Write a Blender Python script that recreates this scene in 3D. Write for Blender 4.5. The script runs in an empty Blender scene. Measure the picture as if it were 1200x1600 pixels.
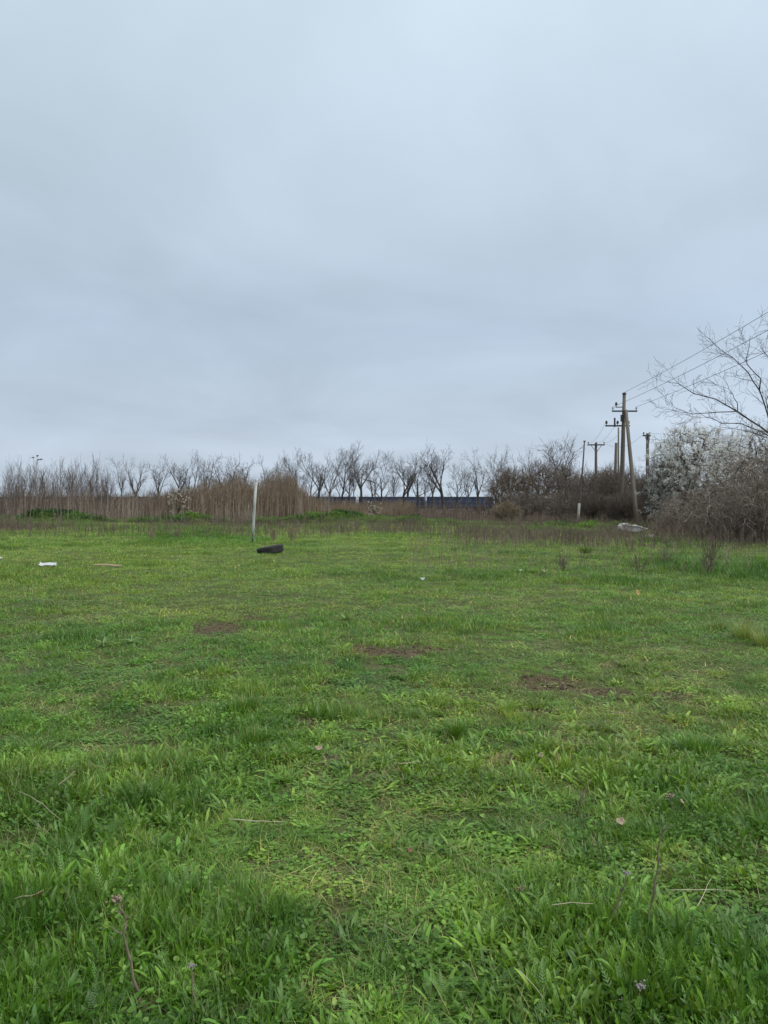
import bpy, math, random
import numpy as np

# ------------------------------------------------------------------ camera, sky, sun, exposure
scene = bpy.context.scene
COL = scene.collection
CAM_H = 1.5
HY = 790.0                      # horizon row in the 1200 x 1600 photograph
FPX = 1200.0

cam_d = bpy.data.cameras.new("camera")
cam_d.sensor_fit = 'HORIZONTAL'
cam_d.sensor_width = 36.0
cam_d.lens = 36.0
cam_d.clip_start = 0.05
cam_d.clip_end = 6000.0
cam = bpy.data.objects.new("camera", cam_d)
cam.location = (0, 0, CAM_H)
cam.rotation_euler = (math.radians(90) - math.atan(10 / FPX), 0, 0)
COL.objects.link(cam)
scene.camera = cam
scene.render.resolution_x = 768
scene.render.resolution_y = 1024

SUN_EL, SUN_ROT = math.radians(58), math.radians(115)
world = bpy.data.worlds.new("World")
scene.world = world
world.use_nodes = True
wn = world.node_tree.nodes
wl = world.node_tree.links
wn.clear()
w_out = wn.new("ShaderNodeOutputWorld")
w_bg = wn.new("ShaderNodeBackground")
w_bg.inputs["Strength"].default_value = 0.0575
w_sky = wn.new("ShaderNodeTexSky")
w_sky.sky_type = 'NISHITA'
w_sky.sun_disc = False
w_sky.sun_elevation = SUN_EL
w_sky.sun_rotation = SUN_ROT
w_sky.air_density = 1.0
w_sky.dust_density = 2.0
w_tc = wn.new("ShaderNodeTexCoord")
w_sep = wn.new("ShaderNodeSeparateXYZ")
wl.new(w_tc.outputs["Generated"], w_sep.inputs[0])
# cloud deck seen in perspective: direction divided by its height
w_add = wn.new("ShaderNodeMath"); w_add.operation = 'ADD'; w_add.inputs[1].default_value = 0.22
w_abs = wn.new("ShaderNodeMath"); w_abs.operation = 'ABSOLUTE'
wl.new(w_sep.outputs[2], w_abs.inputs[0])
wl.new(w_abs.outputs[0], w_add.inputs[0])
w_dx = wn.new("ShaderNodeMath"); w_dx.operation = 'DIVIDE'
w_dy = wn.new("ShaderNodeMath"); w_dy.operation = 'DIVIDE'
wl.new(w_sep.outputs[0], w_dx.inputs[0]); wl.new(w_add.outputs[0], w_dx.inputs[1])
wl.new(w_sep.outputs[1], w_dy.inputs[0]); wl.new(w_add.outputs[0], w_dy.inputs[1])
w_cmb = wn.new("ShaderNodeCombineXYZ")
wl.new(w_dx.outputs[0], w_cmb.inputs[0]); wl.new(w_dy.outputs[0], w_cmb.inputs[1])
w_noise = wn.new("ShaderNodeTexNoise")
w_noise.inputs["Scale"].default_value = 1.15
w_noise.inputs["Detail"].default_value = 6.0
w_noise.inputs["Roughness"].default_value = 0.5
w_noise.inputs["Distortion"].default_value = 0.35
wl.new(w_cmb.outputs[0], w_noise.inputs["Vector"])
# overcast deck colour by elevation (darker belly low down, pale rim at the horizon)
w_ramp = wn.new("ShaderNodeValToRGB")
wl.new(w_abs.outputs[0], w_ramp.inputs[0])
cr = w_ramp.color_ramp
stops = [(0.0, (.545, .64, .745)), (0.055, (.545, .635, .745)), (0.12, (.505, .60, .715)),
         (0.22, (.47, .573, .70)), (0.34, (.53, .645, .755)), (0.56, (.61, .735, .835)), (1.0, (.66, .77, .86))]
cr.elements[0].position = stops[0][0]; cr.elements[0].color = stops[0][1] + (1,)
cr.elements[1].position = stops[-1][0]; cr.elements[1].color = stops[-1][1] + (1,)
for p, c in stops[1:-1]:
    e = cr.elements.new(p); e.color = c + (1,)
w_map = wn.new("ShaderNodeMapRange")
w_map.inputs["From Min"].default_value = 0.25
w_map.inputs["From Max"].default_value = 0.75
w_map.inputs["To Min"].default_value = 8.5
w_map.inputs["To Max"].default_value = 11.6
wl.new(w_noise.outputs["Fac"], w_map.inputs["Value"])
w_mul = wn.new("ShaderNodeVectorMath"); w_mul.operation = 'SCALE'
# the deck is a little brighter on the sun's side
w_sd = wn.new("ShaderNodeMath"); w_sd.operation = 'MULTIPLY_ADD'
w_sd.inputs[1].default_value = 0.16; w_sd.inputs[2].default_value = 1.03
wl.new(w_sep.outputs[0], w_sd.inputs[0])
w_m2 = wn.new("ShaderNodeMath"); w_m2.operation = 'MULTIPLY'
wl.new(w_sd.outputs[0], w_m2.inputs[0]); wl.new(w_map.outputs[0], w_m2.inputs[1])
wl.new(w_ramp.outputs[0], w_mul.inputs[0]); wl.new(w_m2.outputs[0], w_mul.inputs["Scale"])
w_mix = wn.new("ShaderNodeMix"); w_mix.data_type = 'RGBA'
w_mix.inputs[0].default_value = 0.96
wl.new(w_sky.outputs[0], w_mix.inputs[6]); wl.new(w_mul.outputs[0], w_mix.inputs[7])
wl.new(w_mix.outputs[2], w_bg.inputs["Color"])
wl.new(w_bg.outputs[0], w_out.inputs["Surface"])

sun_d = bpy.data.lights.new("sun", 'SUN')
sun_d.energy = 1.5
sun_d.angle = math.radians(50)
sun_d.color = (1.0, 0.97, 0.92)
sun = bpy.data.objects.new("sun", sun_d)
sun.rotation_euler = (math.radians(90) - SUN_EL, 0, math.pi - SUN_ROT)
COL.objects.link(sun)

scene.render.engine = 'CYCLES'
scene.view_settings.view_transform = 'Standard'
scene.view_settings.look = 'None'
scene.view_settings.gamma = 1.0
scene.view_settings.exposure = 0.8
scene.view_settings.use_curve_mapping = False
scene.cycles.max_bounces = 4
scene.cycles.diffuse_bounces = 2
scene.cycles.transmission_bounces = 2

# ------------------------------------------------------------------ helpers
rnd = random.Random(7)
NR = np.random.default_rng(11)


def wx(px, d):
    return (px - 600.0) / FPX * d


def wz(py, d):
    return CAM_H + (HY - py) / FPX * d


def gd(py):
    return CAM_H * FPX / (py - HY)


def hash2(ix, iy, seed):
    n = (ix.astype(np.int64) * 374761393 + iy.astype(np.int64) * 668265263 + seed * 1442695041) & 0x7fffffff
    n = ((n ^ (n >> 13)) * 1274126177) & 0x7fffffff
    n = n ^ (n >> 16)
    return (n & 0xffff) / 65535.0


def vnoise(x, y, scale, seed=0):
    x = np.asarray(x, float) * scale; y = np.asarray(y, float) * scale
    ix = np.floor(x); iy = np.floor(y)
    fx = x - ix; fy = y - iy
    fx = fx * fx * (3 - 2 * fx); fy = fy * fy * (3 - 2 * fy)
    a = hash2(ix, iy, seed); b = hash2(ix + 1, iy, seed)
    c = hash2(ix, iy + 1, seed); d = hash2(ix + 1, iy + 1, seed)
    return (a * (1 - fx) + b * fx) * (1 - fy) + (c * (1 - fx) + d * fx) * fy


def fbm(x, y, scale, seed=0, octs=3):
    s = 0; a = 1; t = 0
    for o in range(octs):
        s = s + a * vnoise(x, y, scale * 2 ** o, seed + o * 17); t += a; a *= 0.5
    return s / t


# green earth mounds beyond the dry weeds: (x, y, rx, ry, height)
MOUNDS = [(wx(30, 66), 66, 4.4, 2.2, .72), (wx(88, 66), 66.5, 2.4, 2.0, .95), (wx(135, 65), 65, 2.2, 1.7, .55),
          (wx(255, 66), 66, 2.4, 1.8, .48), (wx(308, 66), 66.5, 2.2, 1.8, .68),
          (wx(440, 66), 66, 2.6, 2.0, .62), (wx(505, 66), 66, 2.8, 2.2, .85), (wx(570, 65), 65, 3.2, 2.2, .68),
          (wx(640, 62), 62, 3.4, 2.3, .45), (wx(935, 52), 52, 3.2, 2.0, .22)]


def hfun(x, y):
    x = np.asarray(x, float); y = np.asarray(y, float)
    r = np.clip((np.hypot(x, y) - 2.0) / 8.0, 0, 1)
    h = (fbm(x, y, 0.35, 5, 3) - 0.5) * 0.10 * r + (fbm(x, y, 1.7, 9, 2) - 0.5) * 0.03
    far = np.clip((y - 30) / 30.0, 0, 1) * np.clip((170 - y) / 40, 0, 1)
    h = h + far * (fbm(x, y, 0.12, 31, 2) - 0.5) * 0.35
    for mx, my, rx, ry, hh in MOUNDS:
        q = ((x - mx) / rx) ** 2 + ((y - my) / ry) ** 2
        h = h + hh * .62 * np.exp(-q * q * 1.3) * (0.6 + 0.8 * fbm(x, y, 0.8, 3, 2))
    return h


def gz(x, y):
    return float(hfun(np.array([x]), np.array([y]))[0])


# bare soil patches: (px, py, half width px, half height px)
SOIL = [(340, 980, 42, 8), (385, 966, 30, 7), (590, 1022, 40, 11), (662, 1014, 44, 10), (628, 1046, 32, 7), (560, 1010, 22, 5),
        (850, 1068, 45, 9), (955, 1085, 30, 7), (1050, 1092, 34, 6), (1190, 1105, 20, 7), (825, 1115, 30, 7),
        (515, 1192, 18, 5), (1055, 1255, 20, 9), (480, 1135, 20, 7), (895, 1163, 18, 5),
        (215, 1580, 26, 10), (1075, 1592, 30, 9), (420, 1170, 18, 5)]
SOILW = []
for (px, py, hw, hh) in SOIL:
    d0 = gd(py)
    SOILW.append((wx(px, d0), d0, hw / FPX * d0, (gd(py - hh) - gd(py + hh)) / 2))


def soil_mask(x, y):
    x = np.asarray(x, float); y = np.asarray(y, float)
    m = np.zeros_like(x)
    n = fbm(x, y, 3.6, 77, 4) - 0.5
    for sx, sy, rx, ry in SOILW:
        q = np.sqrt(((x - sx) / rx) ** 2 + ((y - sy) / ry) ** 2) + n * 2.4
        m = np.maximum(m, np.clip((1.25 - q) / 0.5, 0, 1))
    return m


class MB:
    """collects verts and faces, then links them as ONE mesh object"""
    def __init__(self):
        self.v = []; self.f = []; self.n = 0; self.c = []

    def add(self, V, F, col=None):
        V = np.asarray(V, float).reshape(-1, 3)
        F = np.asarray(F, int)
        self.v.append(V); self.f.append(F + self.n); self.n += len(V)
        self.c.append(np.tile(np.array(col if col is not None else (1, 1, 1, 1), float), (len(V), 1)))
        return self

    def box(self, c, s, rz=0.0):
        hx, hy, hz = s[0] / 2, s[1] / 2, s[2] / 2
        V = np.array([(x, y, z) for x in (-hx, hx) for y in (-hy, hy) for z in (-hz, hz)], float)
        if rz:
            k, m = math.cos(rz), math.sin(rz)
            V = np.stack([V[:, 0] * k - V[:, 1] * m, V[:, 0] * m + V[:, 1] * k, V[:, 2]], 1)
        V = V + np.array(c)
        return self.add(V, [(0, 1, 3, 2), (4, 6, 7, 5), (0, 4, 5, 1), (2, 3, 7, 6), (0, 2, 6, 4), (1, 5, 7, 3)])

    def tube(self, pts, rad, sides=8, cap=True):
        P = np.array(pts, float)[None]; n = P.shape[1]
        R = np.broadcast_to(np.array(rad, float), (n,))[None]
        V, F = tube_batch(P, R, sides)
        self.add(V, F)
        if cap:
            a = self.n - n * sides
            self.f.append(np.array([list(range(a, a + sides))[::-1]]))
            self.f.append(np.array([list(range(a + (n - 1) * sides, a + n * sides))]))
        return self

    def lathe(self, prof, sides=24, axis='z', centre=(0, 0, 0)):
        P = np.array(prof, float); n = len(P)
        a = np.arange(sides) * 2 * math.pi / sides
        V = np.stack([P[:, None, 0] * np.cos(a), P[:, None, 0] * np.sin(a), np.repeat(P[:, 1:2], sides, 1)], 2)
        if axis == 'y':
            V = V[..., [0, 2, 1]]
        if axis == 'x':
            V = V[..., [2, 0, 1]]
        V = V.reshape(-1, 3) + np.array(centre)
        F = []
        for i in range(n - 1):
            for j in range(sides):
                k = (j + 1) % sides
                F.append((i * sides + j, i * sides + k, (i + 1) * sides + k, (i + 1) * sides + j))
        return self.add(V, F)

    def mesh(self, name, mat, smooth=False, colname=None):
        me = bpy.data.meshes.new(name)
        V = np.concatenate(self.v) if self.v else np.zeros((0, 3))
        me.vertices.add(len(V)); me.vertices.foreach_set("co", V.astype(np.float32).ravel())
        loops = []; starts = []; p = 0
        for F in self.f:
            if len(F) == 0:
                continue
            m, k = F.shape
            loops.append(F.ravel()); starts.append(p + np.arange(m) * k); p += m * k
        if loops:
            L = np.concatenate(loops); S = np.concatenate(starts)
            me.loops.add(len(L)); me.loops.foreach_set("vertex_index", L.astype(np.int32))
            me.polygons.add(len(S)); me.polygons.foreach_set("loop_start", S.astype(np.int32))
            me.polygons.foreach_set("use_smooth", np.full(len(S), smooth, dtype=bool))
        if colname:
            at = me.attributes.new(colname, 'FLOAT_COLOR', 'POINT')
            at.data.foreach_set("color", np.concatenate(self.c).astype(np.float32).ravel())
        me.update(calc_edges=True)
        if mat:
            me.materials.append(mat)
        return me

    def build(self, name, mat, parent=None, smooth=False, colname=None, loc=None):
        return link(name, self.mesh(name, mat, smooth, colname), parent, loc)


def link(name, me, parent=None, loc=None):
    o = bpy.data.objects.new(name, me)
    COL.objects.link(o)
    if parent:
        o.parent = parent
    if loc is not None:
        o.location = loc
    return o


def tube_batch(P, R, sides):
    """P (B,n,3), R (B,n): open tubes"""
    B, n, _ = P.shape
    T = np.gradient(P, axis=1)
    T /= np.linalg.norm(T, axis=2, keepdims=True) + 1e-9
    t0 = T[:, 0]
    ref = np.where((np.abs(t0[:, 2]) < 0.8)[:, None], np.array([0, 0, 1.0]), np.array([1.0, 0, 0]))[:, None, :]
    U = np.cross(T, np.broadcast_to(ref, T.shape)); U /= np.linalg.norm(U, axis=2, keepdims=True) + 1e-9
    W = np.cross(T, U)
    a = np.arange(sides) * 2 * math.pi / sides
    ring = P[:, :, None] + R[:, :, None, None] * (np.cos(a)[None, None, :, None] * U[:, :, None] + np.sin(a)[None, None, :, None] * W[:, :, None])
    V = ring.reshape(-1, 3)
    b = (np.arange(B) * n * sides)[:, None, None]
    i = (np.arange(n - 1) * sides)[None, :, None]
    j = np.arange(sides)[None, None, :]
    k = (np.arange(sides) + 1) % sides; k = k[None, None, :]
    F = np.stack([b + i + j, b + i + k, b + i + sides + k, b + i + sides + j], -1).reshape(-1, 4)
    return V, F


def add_polys(mb, polys, sides):
    groups = {}
    for pts, rad in polys:
        groups.setdefault(len(pts), []).append((pts, rad))
    for n, g in groups.items():
        V, F = tube_batch(np.array([q[0] for q in g], float), np.array([q[1] for q in g], float), sides)
        mb.add(V, F)
    return mb


def tag(o, label, cat, group=None):
    o["label"] = label; o["category"] = cat
    if group:
        o["group"] = group
    return o


def empty(name, loc, rz=0.0):
    o = bpy.data.objects.new(name, None)
    o.empty_display_size = 0.3
    o.location = loc; o.rotation_euler = (0, 0, rz)
    COL.objects.link(o)
    return o


ORD = ['first', 'second', 'third', 'fourth', 'fifth', 'sixth', 'seventh', 'eighth', 'ninth', 'tenth', 'eleventh', 'twelfth',
       'thirteenth', 'fourteenth', 'fifteenth', 'sixteenth', 'seventeenth', 'eighteenth', 'nineteenth', 'twentieth',
       'twenty-first', 'twenty-second', 'twenty-third', 'twenty-fourth', 'twenty-fifth', 'twenty-sixth', 'twenty-seventh',
       'twenty-eighth', 'twenty-ninth', 'thirtieth', 'thirty-first', 'thirty-second', 'thirty-third', 'thirty-fourth',
       'thirty-fifth', 'thirty-sixth', 'thirty-seventh', 'thirty-eighth', 'thirty-ninth', 'fortieth']


# ------------------------------------------------------------------ materials
def mat_noise(name, c1, c2, scale=6.0, rough=0.85, c3=None, bump=0.0, stretch=(1, 1, 1), metallic=0.0, spec=0.3):
    m = bpy.data.materials.new(name); m.use_nodes = True
    nt = m.node_tree; N = nt.nodes; L = nt.links
    b = N["Principled BSDF"]
    b.inputs["Roughness"].default_value = rough
    b.inputs["Metallic"].default_value = metallic
    b.inputs["Specular IOR Level"].default_value = spec
    tc = N.new("ShaderNodeTexCoord"); mp = N.new("ShaderNodeMapping"); mp.inputs["Scale"].default_value = stretch
    nz = N.new("ShaderNodeTexNoise"); nz.inputs["Scale"].default_value = scale; nz.inputs["Detail"].default_value = 6
    nz.inputs["Roughness"].default_value = 0.65
    rp = N.new("ShaderNodeValToRGB")
    rp.color_ramp.elements[0].position = 0.32; rp.color_ramp.elements[0].color = (*c1, 1)
    rp.color_ramp.elements[1].position = 0.68; rp.color_ramp.elements[1].color = (*c2, 1)
    if c3:
        e = rp.color_ramp.elements.new(0.5); e.color = (*c3, 1)
    L.new(tc.outputs["Object"], mp.inputs[0]); L.new(mp.outputs[0], nz.inputs["Vector"])
    L.new(nz.outputs["Fac"], rp.inputs[0]); L.new(rp.outputs[0], b.inputs["Base Color"])
    if bump:
        bp = N.new("ShaderNodeBump"); bp.inputs["Strength"].default_value = bump; bp.inputs["Distance"].default_value = 0.02
        L.new(nz.outputs["Fac"], bp.inputs["Height"]); L.new(bp.outputs[0], b.inputs["Normal"])
    return m


def mat_leaf(name, instanced, trans=0.32, rough=0.42, spec=0.5):
    m = bpy.data.materials.new(name); m.use_nodes = True
    nt = m.node_tree; N = nt.nodes; L = nt.links
    b = N["Principled BSDF"]; out = N["Material Output"]
    b.inputs["Roughness"].default_value = rough
    b.inputs["Specular IOR Level"].default_value = spec
    a = N.new("ShaderNodeAttribute"); a.attribute_name = "col"
    colr = a.outputs["Color"]
    if instanced:
        t = N.new("ShaderNodeAttribute"); t.attribute_name = "tint"; t.attribute_type = 'INSTANCER'
        mu = N.new("ShaderNodeVectorMath"); mu.operation = 'MULTIPLY'
        L.new(colr, mu.inputs[0]); L.new(t.outputs["Vector"], mu.inputs[1]); colr = mu.outputs[0]
    br_ = N.new("ShaderNodeVectorMath"); br_.operation = 'MULTIPLY'; br_.inputs[1].default_value = (1.32, 1.48, .90)
    L.new(colr, br_.inputs[0]); colr = br_.outputs[0]
    L.new(colr, b.inputs["Base Color"])
    tr = N.new("ShaderNodeBsdfTranslucent")
    ts = N.new("ShaderNodeVectorMath"); ts.operation = 'MULTIPLY'; ts.inputs[1].default_value = (1.5, 1.35, 0.8)
    L.new(colr, ts.inputs[0]); L.new(ts.outputs[0], tr.inputs["Color"])
    mx = N.new("ShaderNodeMixShader"); mx.inputs[0].default_value = trans
    L.new(b.outputs[0], mx.inputs[1]); L.new(tr.outputs[0], mx.inputs[2]); L.new(mx.outputs[0], out.inputs["Surface"])
    return m


M = {}
M['bark_dark'] = mat_noise('bark_dark', (.030, .027, .025), (.070, .064, .058), 3.0, .9)
M['twig_grey'] = mat_noise('twig_grey', (.060, .053, .049), (.125, .112, .103), 1.5, .9)
M['bark_near'] = mat_noise('bark_near', (.035, .034, .036), (.085, .080, .080), 9.0, .85, bump=.3)
M['twig_brown'] = mat_noise('twig_brown', (.10, .075, .052), (.20, .155, .110), .6, .9)
M['twig_dark'] = mat_noise('twig_dark', (.085, .068, .056), (.235, .19, .155), 1.1, .9)
M['twig_tangle'] = mat_noise('twig_tangle', (.065, .049, .039), (.36, .295, .24), 2.2, .85)
M['sapling_bark'] = mat_noise('sapling_bark', (.20, .155, .12), (.42, .345, .275), .8, .9)
M['sapling_twig'] = mat_noise('sapling_twig', (.085, .065, .055), (.17, .135, .115), .8, .9)
M['reed_gold'] = mat_noise('reed_gold', (.15, .108, .070), (.33, .25, .165), .5, .9, c3=(.225, .165, .108))
M['brush_brown'] = mat_noise('brush_brown', (.11, .083, .063), (.29, .23, .18), .6, .9, c3=(.185, .142, .11))
M['reed_grey'] = mat_noise('reed_grey', (.20, .155, .115), (.40, .325, .25), .35, .9, c3=(.29, .23, .175))
M['weed_purple'] = mat_noise('weed_purple', (.098, .070, .055), (.25, .192, .150), .5, .9, c3=(.160, .120, .093))
M['weed_tan'] = mat_noise('weed_tan', (.17, .13, .085), (.34, .28, .20), .8, .9)
M['far_wood'] = mat_noise('far_wood', (.17, .17, .185), (.24, .24, .255), .05, .95)  # distance haze put into the colour: twigs paled to blue-grey
M['pole_wood'] = mat_noise('pole_wood', (.085, .070, .053), (.185, .158, .122), 4.0, .85, stretch=(6, 6, .5), bump=.3)
M['pole_dark'] = mat_noise('pole_dark', (.065, .055, .048), (.14, .12, .105), 4.0, .85, stretch=(6, 6, .5))
M['steel_dark'] = mat_noise('steel_dark', (.035, .037, .040), (.085, .088, .095), 7.0, .6)
M['insulator'] = mat_noise('insulator', (.03, .026, .025), (.06, .05, .045), 5.0, .3)
M['glass_insulator'] = mat_noise('glass_insulator', (.35, .40, .41), (.5, .55, .56), 5.0, .2)
M['wire'] = mat_noise('wire', (.14, .15, .165), (.22, .23, .25), 1.0, .6)
M['post_paint'] = mat_noise('post_paint', (.26, .255, .235), (.52, .515, .48), 4.0, .75, stretch=(3, 3, .8), c3=(.43, .43, .40), bump=.2)
M['post_bare'] = mat_noise('post_bare', (.015, .015, .015), (.05, .045, .04), 14.0, .8)
M['whitewash'] = mat_noise('whitewash', (.22, .205, .18), (.42, .40, .36), 6.0, .85)
M['rubber'] = mat_noise('rubber', (.024, .024, .025), (.062, .058, .054), 9.0, .75, bump=.3)
M['concrete'] = mat_noise('concrete', (.25, .238, .22), (.44, .425, .40), 4.0, .9, bump=.8)
M['foam'] = mat_noise('foam', (.48, .49, .51), (.66, .67, .68), 8.0, .5)
M['board'] = mat_noise('board', (.26, .17, .10), (.50, .38, .24), 4.0, .8, stretch=(.5, 8, 8))
M['paper'] = mat_noise('paper', (.42, .42, .40), (.6, .6, .58), 10.0, .7)
M['ochre'] = mat_noise('ochre', (.40, .24, .09), (.62, .42, .18), 20.0, .8)
M['straw'] = mat_noise('straw', (.33, .28, .18), (.55, .48, .34), 12.0, .75)
M['dead_stalk'] = mat_noise('dead_stalk', (.11, .083, .055), (.26, .205, .140), 30.0, .85)
M['seed_head'] = mat_noise('seed_head', (.17, .125, .085), (.34, .265, .18), 60.0, .9)
M['fluff'] = mat_noise('fluff', (.20, .18, .175), (.36, .33, .32), 60.0, .9)
M['dry_leaf'] = mat_noise('dry_leaf', (.22, .165, .11), (.40, .32, .23), 30.0, .8)
M['rust_leaf'] = mat_noise('rust_leaf', (.13, .055, .035), (.26, .13, .08), 30.0, .8)
M['pink'] = mat_noise('pink', (.40, .25, .24), (.55, .40, .38), 30.0, .7)
M['blue_paint'] = mat_noise('blue_paint', (.034, .046, .085), (.068, .088, .140), .8, .65, c3=(.048, .065, .112), stretch=(1, 1, .4))
M['brown_paint'] = mat_noise('brown_paint', (.060, .050, .045), (.11, .092, .082), .8, .7)
M['blue_rib'] = mat_noise('blue_rib', (.028, .042, .085), (.055, .078, .135), 1.5, .6)
M['rail_steel'] = mat_noise('rail_steel', (.05, .045, .042), (.11, .10, .095), 2.0, .6)
M['underframe'] = mat_noise('underframe', (.018, .018, .020), (.045, .043, .043), 2.0, .8)
M['light_rail'] = mat_noise('light_rail', (.10, .115, .145), (.19, .205, .235), 1.0, .6)
M['ballast'] = mat_noise('ballast', (.12, .11, .10), (.22, .21, .19), 1.5, .95)
M['blossom'] = mat_noise('blossom', (.74, .74, .68), (.88, .88, .84), 2.0, .8)
M['blossom_cream'] = mat_noise('blossom_cream', (.50, .46, .36), (.66, .62, .50), 2.0, .8)
for nm_, base_ in (('blossom', (.82, .82, .77)), ('blossom_cream', (.70, .66, .54))):
    m_ = M[nm_]; nt_ = m_.node_tree; tr_ = nt_.nodes.new('ShaderNodeBsdfTranslucent'); tr_.inputs['Color'].default_value = (*base_, 1)
    mx_ = nt_.nodes.new('ShaderNodeMixShader'); mx_.inputs[0].default_value = .45
    nt_.links.new(nt_.nodes['Principled BSDF'].outputs[0], mx_.inputs[1]); nt_.links.new(tr_.outputs[0], mx_.inputs[2])
    nt_.links.new(mx_.outputs[0], nt_.nodes['Material Output'].inputs['Surface'])
M['leaf_inst'] = mat_leaf('leaf_inst', True)
M['leaf'] = mat_leaf('leaf', False)


def ground_material():
    m = bpy.data.materials.new('field_soil_and_turf'); m.use_nodes = True
    nt = m.node_tree; N = nt.nodes; L = nt.links
    b = N["Principled BSDF"]; b.inputs["Roughness"].default_value = .95; b.inputs["Specular IOR Level"].default_value = .1
    tc = N.new("ShaderNodeTexCoord")
    def noise(s, d, dist=0.0):
        n = N.new("ShaderNodeTexNoise"); n.inputs["Scale"].default_value = s; n.inputs["Detail"].default_value = d
        n.inputs["Roughness"].default_value = .65; n.inputs["Distortion"].default_value = dist
        L.new(tc.outputs["Object"], n.inputs["Vector"]); return n
    def ramp(src, *st):
        r = N.new("ShaderNodeValToRGB"); e = r.color_ramp.elements
        e[0].position, e[0].color = st[0][0], (*st[0][1], 1); e[1].position, e[1].color = st[-1][0], (*st[-1][1], 1)
        for p, c in st[1:-1]:
            k = e.new(p); k.color = (*c, 1)
        L.new(src, r.inputs[0]); return r
    def mix(f, a, c):
        x = N.new("ShaderNodeMix"); x.data_type = 'RGBA'
        L.new(f, x.inputs[0]); L.new(a, x.inputs[6]); L.new(c, x.inputs[7]); return x.outputs[2]
    n1 = noise(1.3, 8); n2 = noise(24, 8); n3 = noise(.22, 6, .5); n4 = noise(7, 6)
    turf = ramp(n1.outputs["Fac"], (.3, (.055, .080, .022)), (.5, (.082, .108, .032)), (.7, (.118, .124, .052)))
    thatch = ramp(n2.outputs["Fac"], (.35, (.055, .045, .026)), (.65, (.12, .115, .055)))
    f1 = ramp(n4.outputs["Fac"], (.42, (0, 0, 0)), (.60, (.75, .75, .75)))
    g = mix(f1.outputs[0], turf.outputs[0], thatch.outputs[0])
    soil = ramp(n2.outputs["Fac"], (.3, (.058, .043, .025)), (.55, (.110, .082, .049)), (.75, (.165, .130, .082)))
    sa = N.new("ShaderNodeAttribute"); sa.attribute_name = "soil"
    g = mix(sa.outputs["Fac"], g, soil.outputs[0])
    # under the brush and dry weeds: brown litter
    lit = ramp(n4.outputs["Fac"], (.3, (.075, .058, .044)), (.7, (.16, .13, .10)))
    la = N.new("ShaderNodeAttribute"); la.attribute_name = "litter"
    g = mix(la.outputs["Fac"], g, lit.outputs[0])
    L.new(g, b.inputs["Base Color"])
    bp = N.new("ShaderNodeBump"); bp.inputs["Strength"].default_value = .8; bp.inputs["Distance"].default_value = .03
    L.new(n2.outputs["Fac"], bp.inputs["Height"]); L.new(bp.outputs[0], b.inputs["Normal"])
    return m


# ------------------------------------------------------------------ dry weed cover (where it stands)
def weed_cover(x, y):
    """0..1 density of the dry purple-brown weeds"""
    px = x / np.maximum(y, 1) * FPX + 600
    py = HY + CAM_H * FPX / np.maximum(y, 1)
    n = fbm(x, y, .16, 41, 3); n2 = fbm(x, y, .5, 43, 2)
    left = np.clip((598 - px) / 60, 0, 1) * np.clip((y - 33) / 9, 0, 1) * np.clip((61 - y) / 3, 0, 1) * np.clip((n - .36) / .2, 0, 1)
    mid = np.exp(-(((px - 640) / 120) ** 2 + ((y - 47) / 9) ** 2) * 1.3) * 1.25
    mid2 = np.exp(-(((px - 750) / 60) ** 2 + ((y - 38) / 6) ** 2) * 1.3) * 1.1
    back = np.clip((px - 610) / 60, 0, 1) * np.clip((y - 56) / 6, 0, 1) * np.clip((80 - y) / 4, 0, 1) * .85
    right = np.clip((px - 960 + (y - 30) * 2) / 90, 0, 1) * np.clip((y - 24) / 8, 0, 1) * np.clip((70 - y) / 6, 0, 1)
    mid3 = np.clip((px - 700) / 100, 0, 1) * np.clip((y - 22) / 8, 0, 1) * np.clip((60 - y) / 6, 0, 1) * np.clip((n - .46) / .14, 0, .75)
    n3 = fbm(x, y, .28, 47, 3)
    bald = np.clip((n3 - .42) / .12, 0, 1)
    right = right * np.clip((px - 1010) / 80 + bald, 0, 1); back = back * np.clip(bald + (y > 70), 0.15, 1); left = left * np.clip(bald + .35, 0, 1)
    return np.clip(np.maximum.reduce([left, mid * bald, mid2 * bald, back, right * (0.4 + .6 * bald), mid3]), 0, 1)


# ------------------------------------------------------------------ the ground, one sheet to the horizon
def make_ground():
    ys = [-12.0]
    while ys[-1] < 4000:
        y = ys[-1]
        ys.append(y + max(.10, min(abs(y) * .022 if y > 0 else .5, .55 if y < 95 else 1e9)) if y > 0 else y + .5)
    ys = np.array(ys); nc = 221
    u = np.linspace(-1, 1, nc)
    half = 14 + np.abs(ys) * .85
    half = np.where(ys > 170, half * 1 + (ys - 170) * .8, half)
    X = u[None, :] * half[:, None]; Y = np.repeat(ys[:, None], nc, 1)
    Z = hfun(X, Y)
    mb = MB(); n = len(ys)
    i = np.arange(n - 1)[:, None] * nc; j = np.arange(nc - 1)[None]
    F = np.stack([i + j, i + j + 1, i + nc + j + 1, i + nc + j], -1).reshape(-1, 4)
    mb.add(np.stack([X, Y, Z], -1).reshape(-1, 3), F)
    me = mb.mesh('ground', ground_material(), True)
    at = me.attributes.new('soil', 'FLOAT', 'POINT')
    at.data.foreach_set('value', np.clip(soil_mask(X, Y) * np.clip((14 - Y) / 2, 0, 1), 0, 1).astype(np.float32).ravel())
    at = me.attributes.new('litter', 'FLOAT', 'POINT')
    lit = np.maximum(weed_cover(X, Y) * .75, np.clip((Y - 68) / 6, 0, 1) * .9)
    lit = np.where((Y > 20), lit, 0)
    at.data.foreach_set('value', lit.astype(np.float32).ravel())
    o = link('ground', me); o['kind'] = 'structure'


make_ground()

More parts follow.
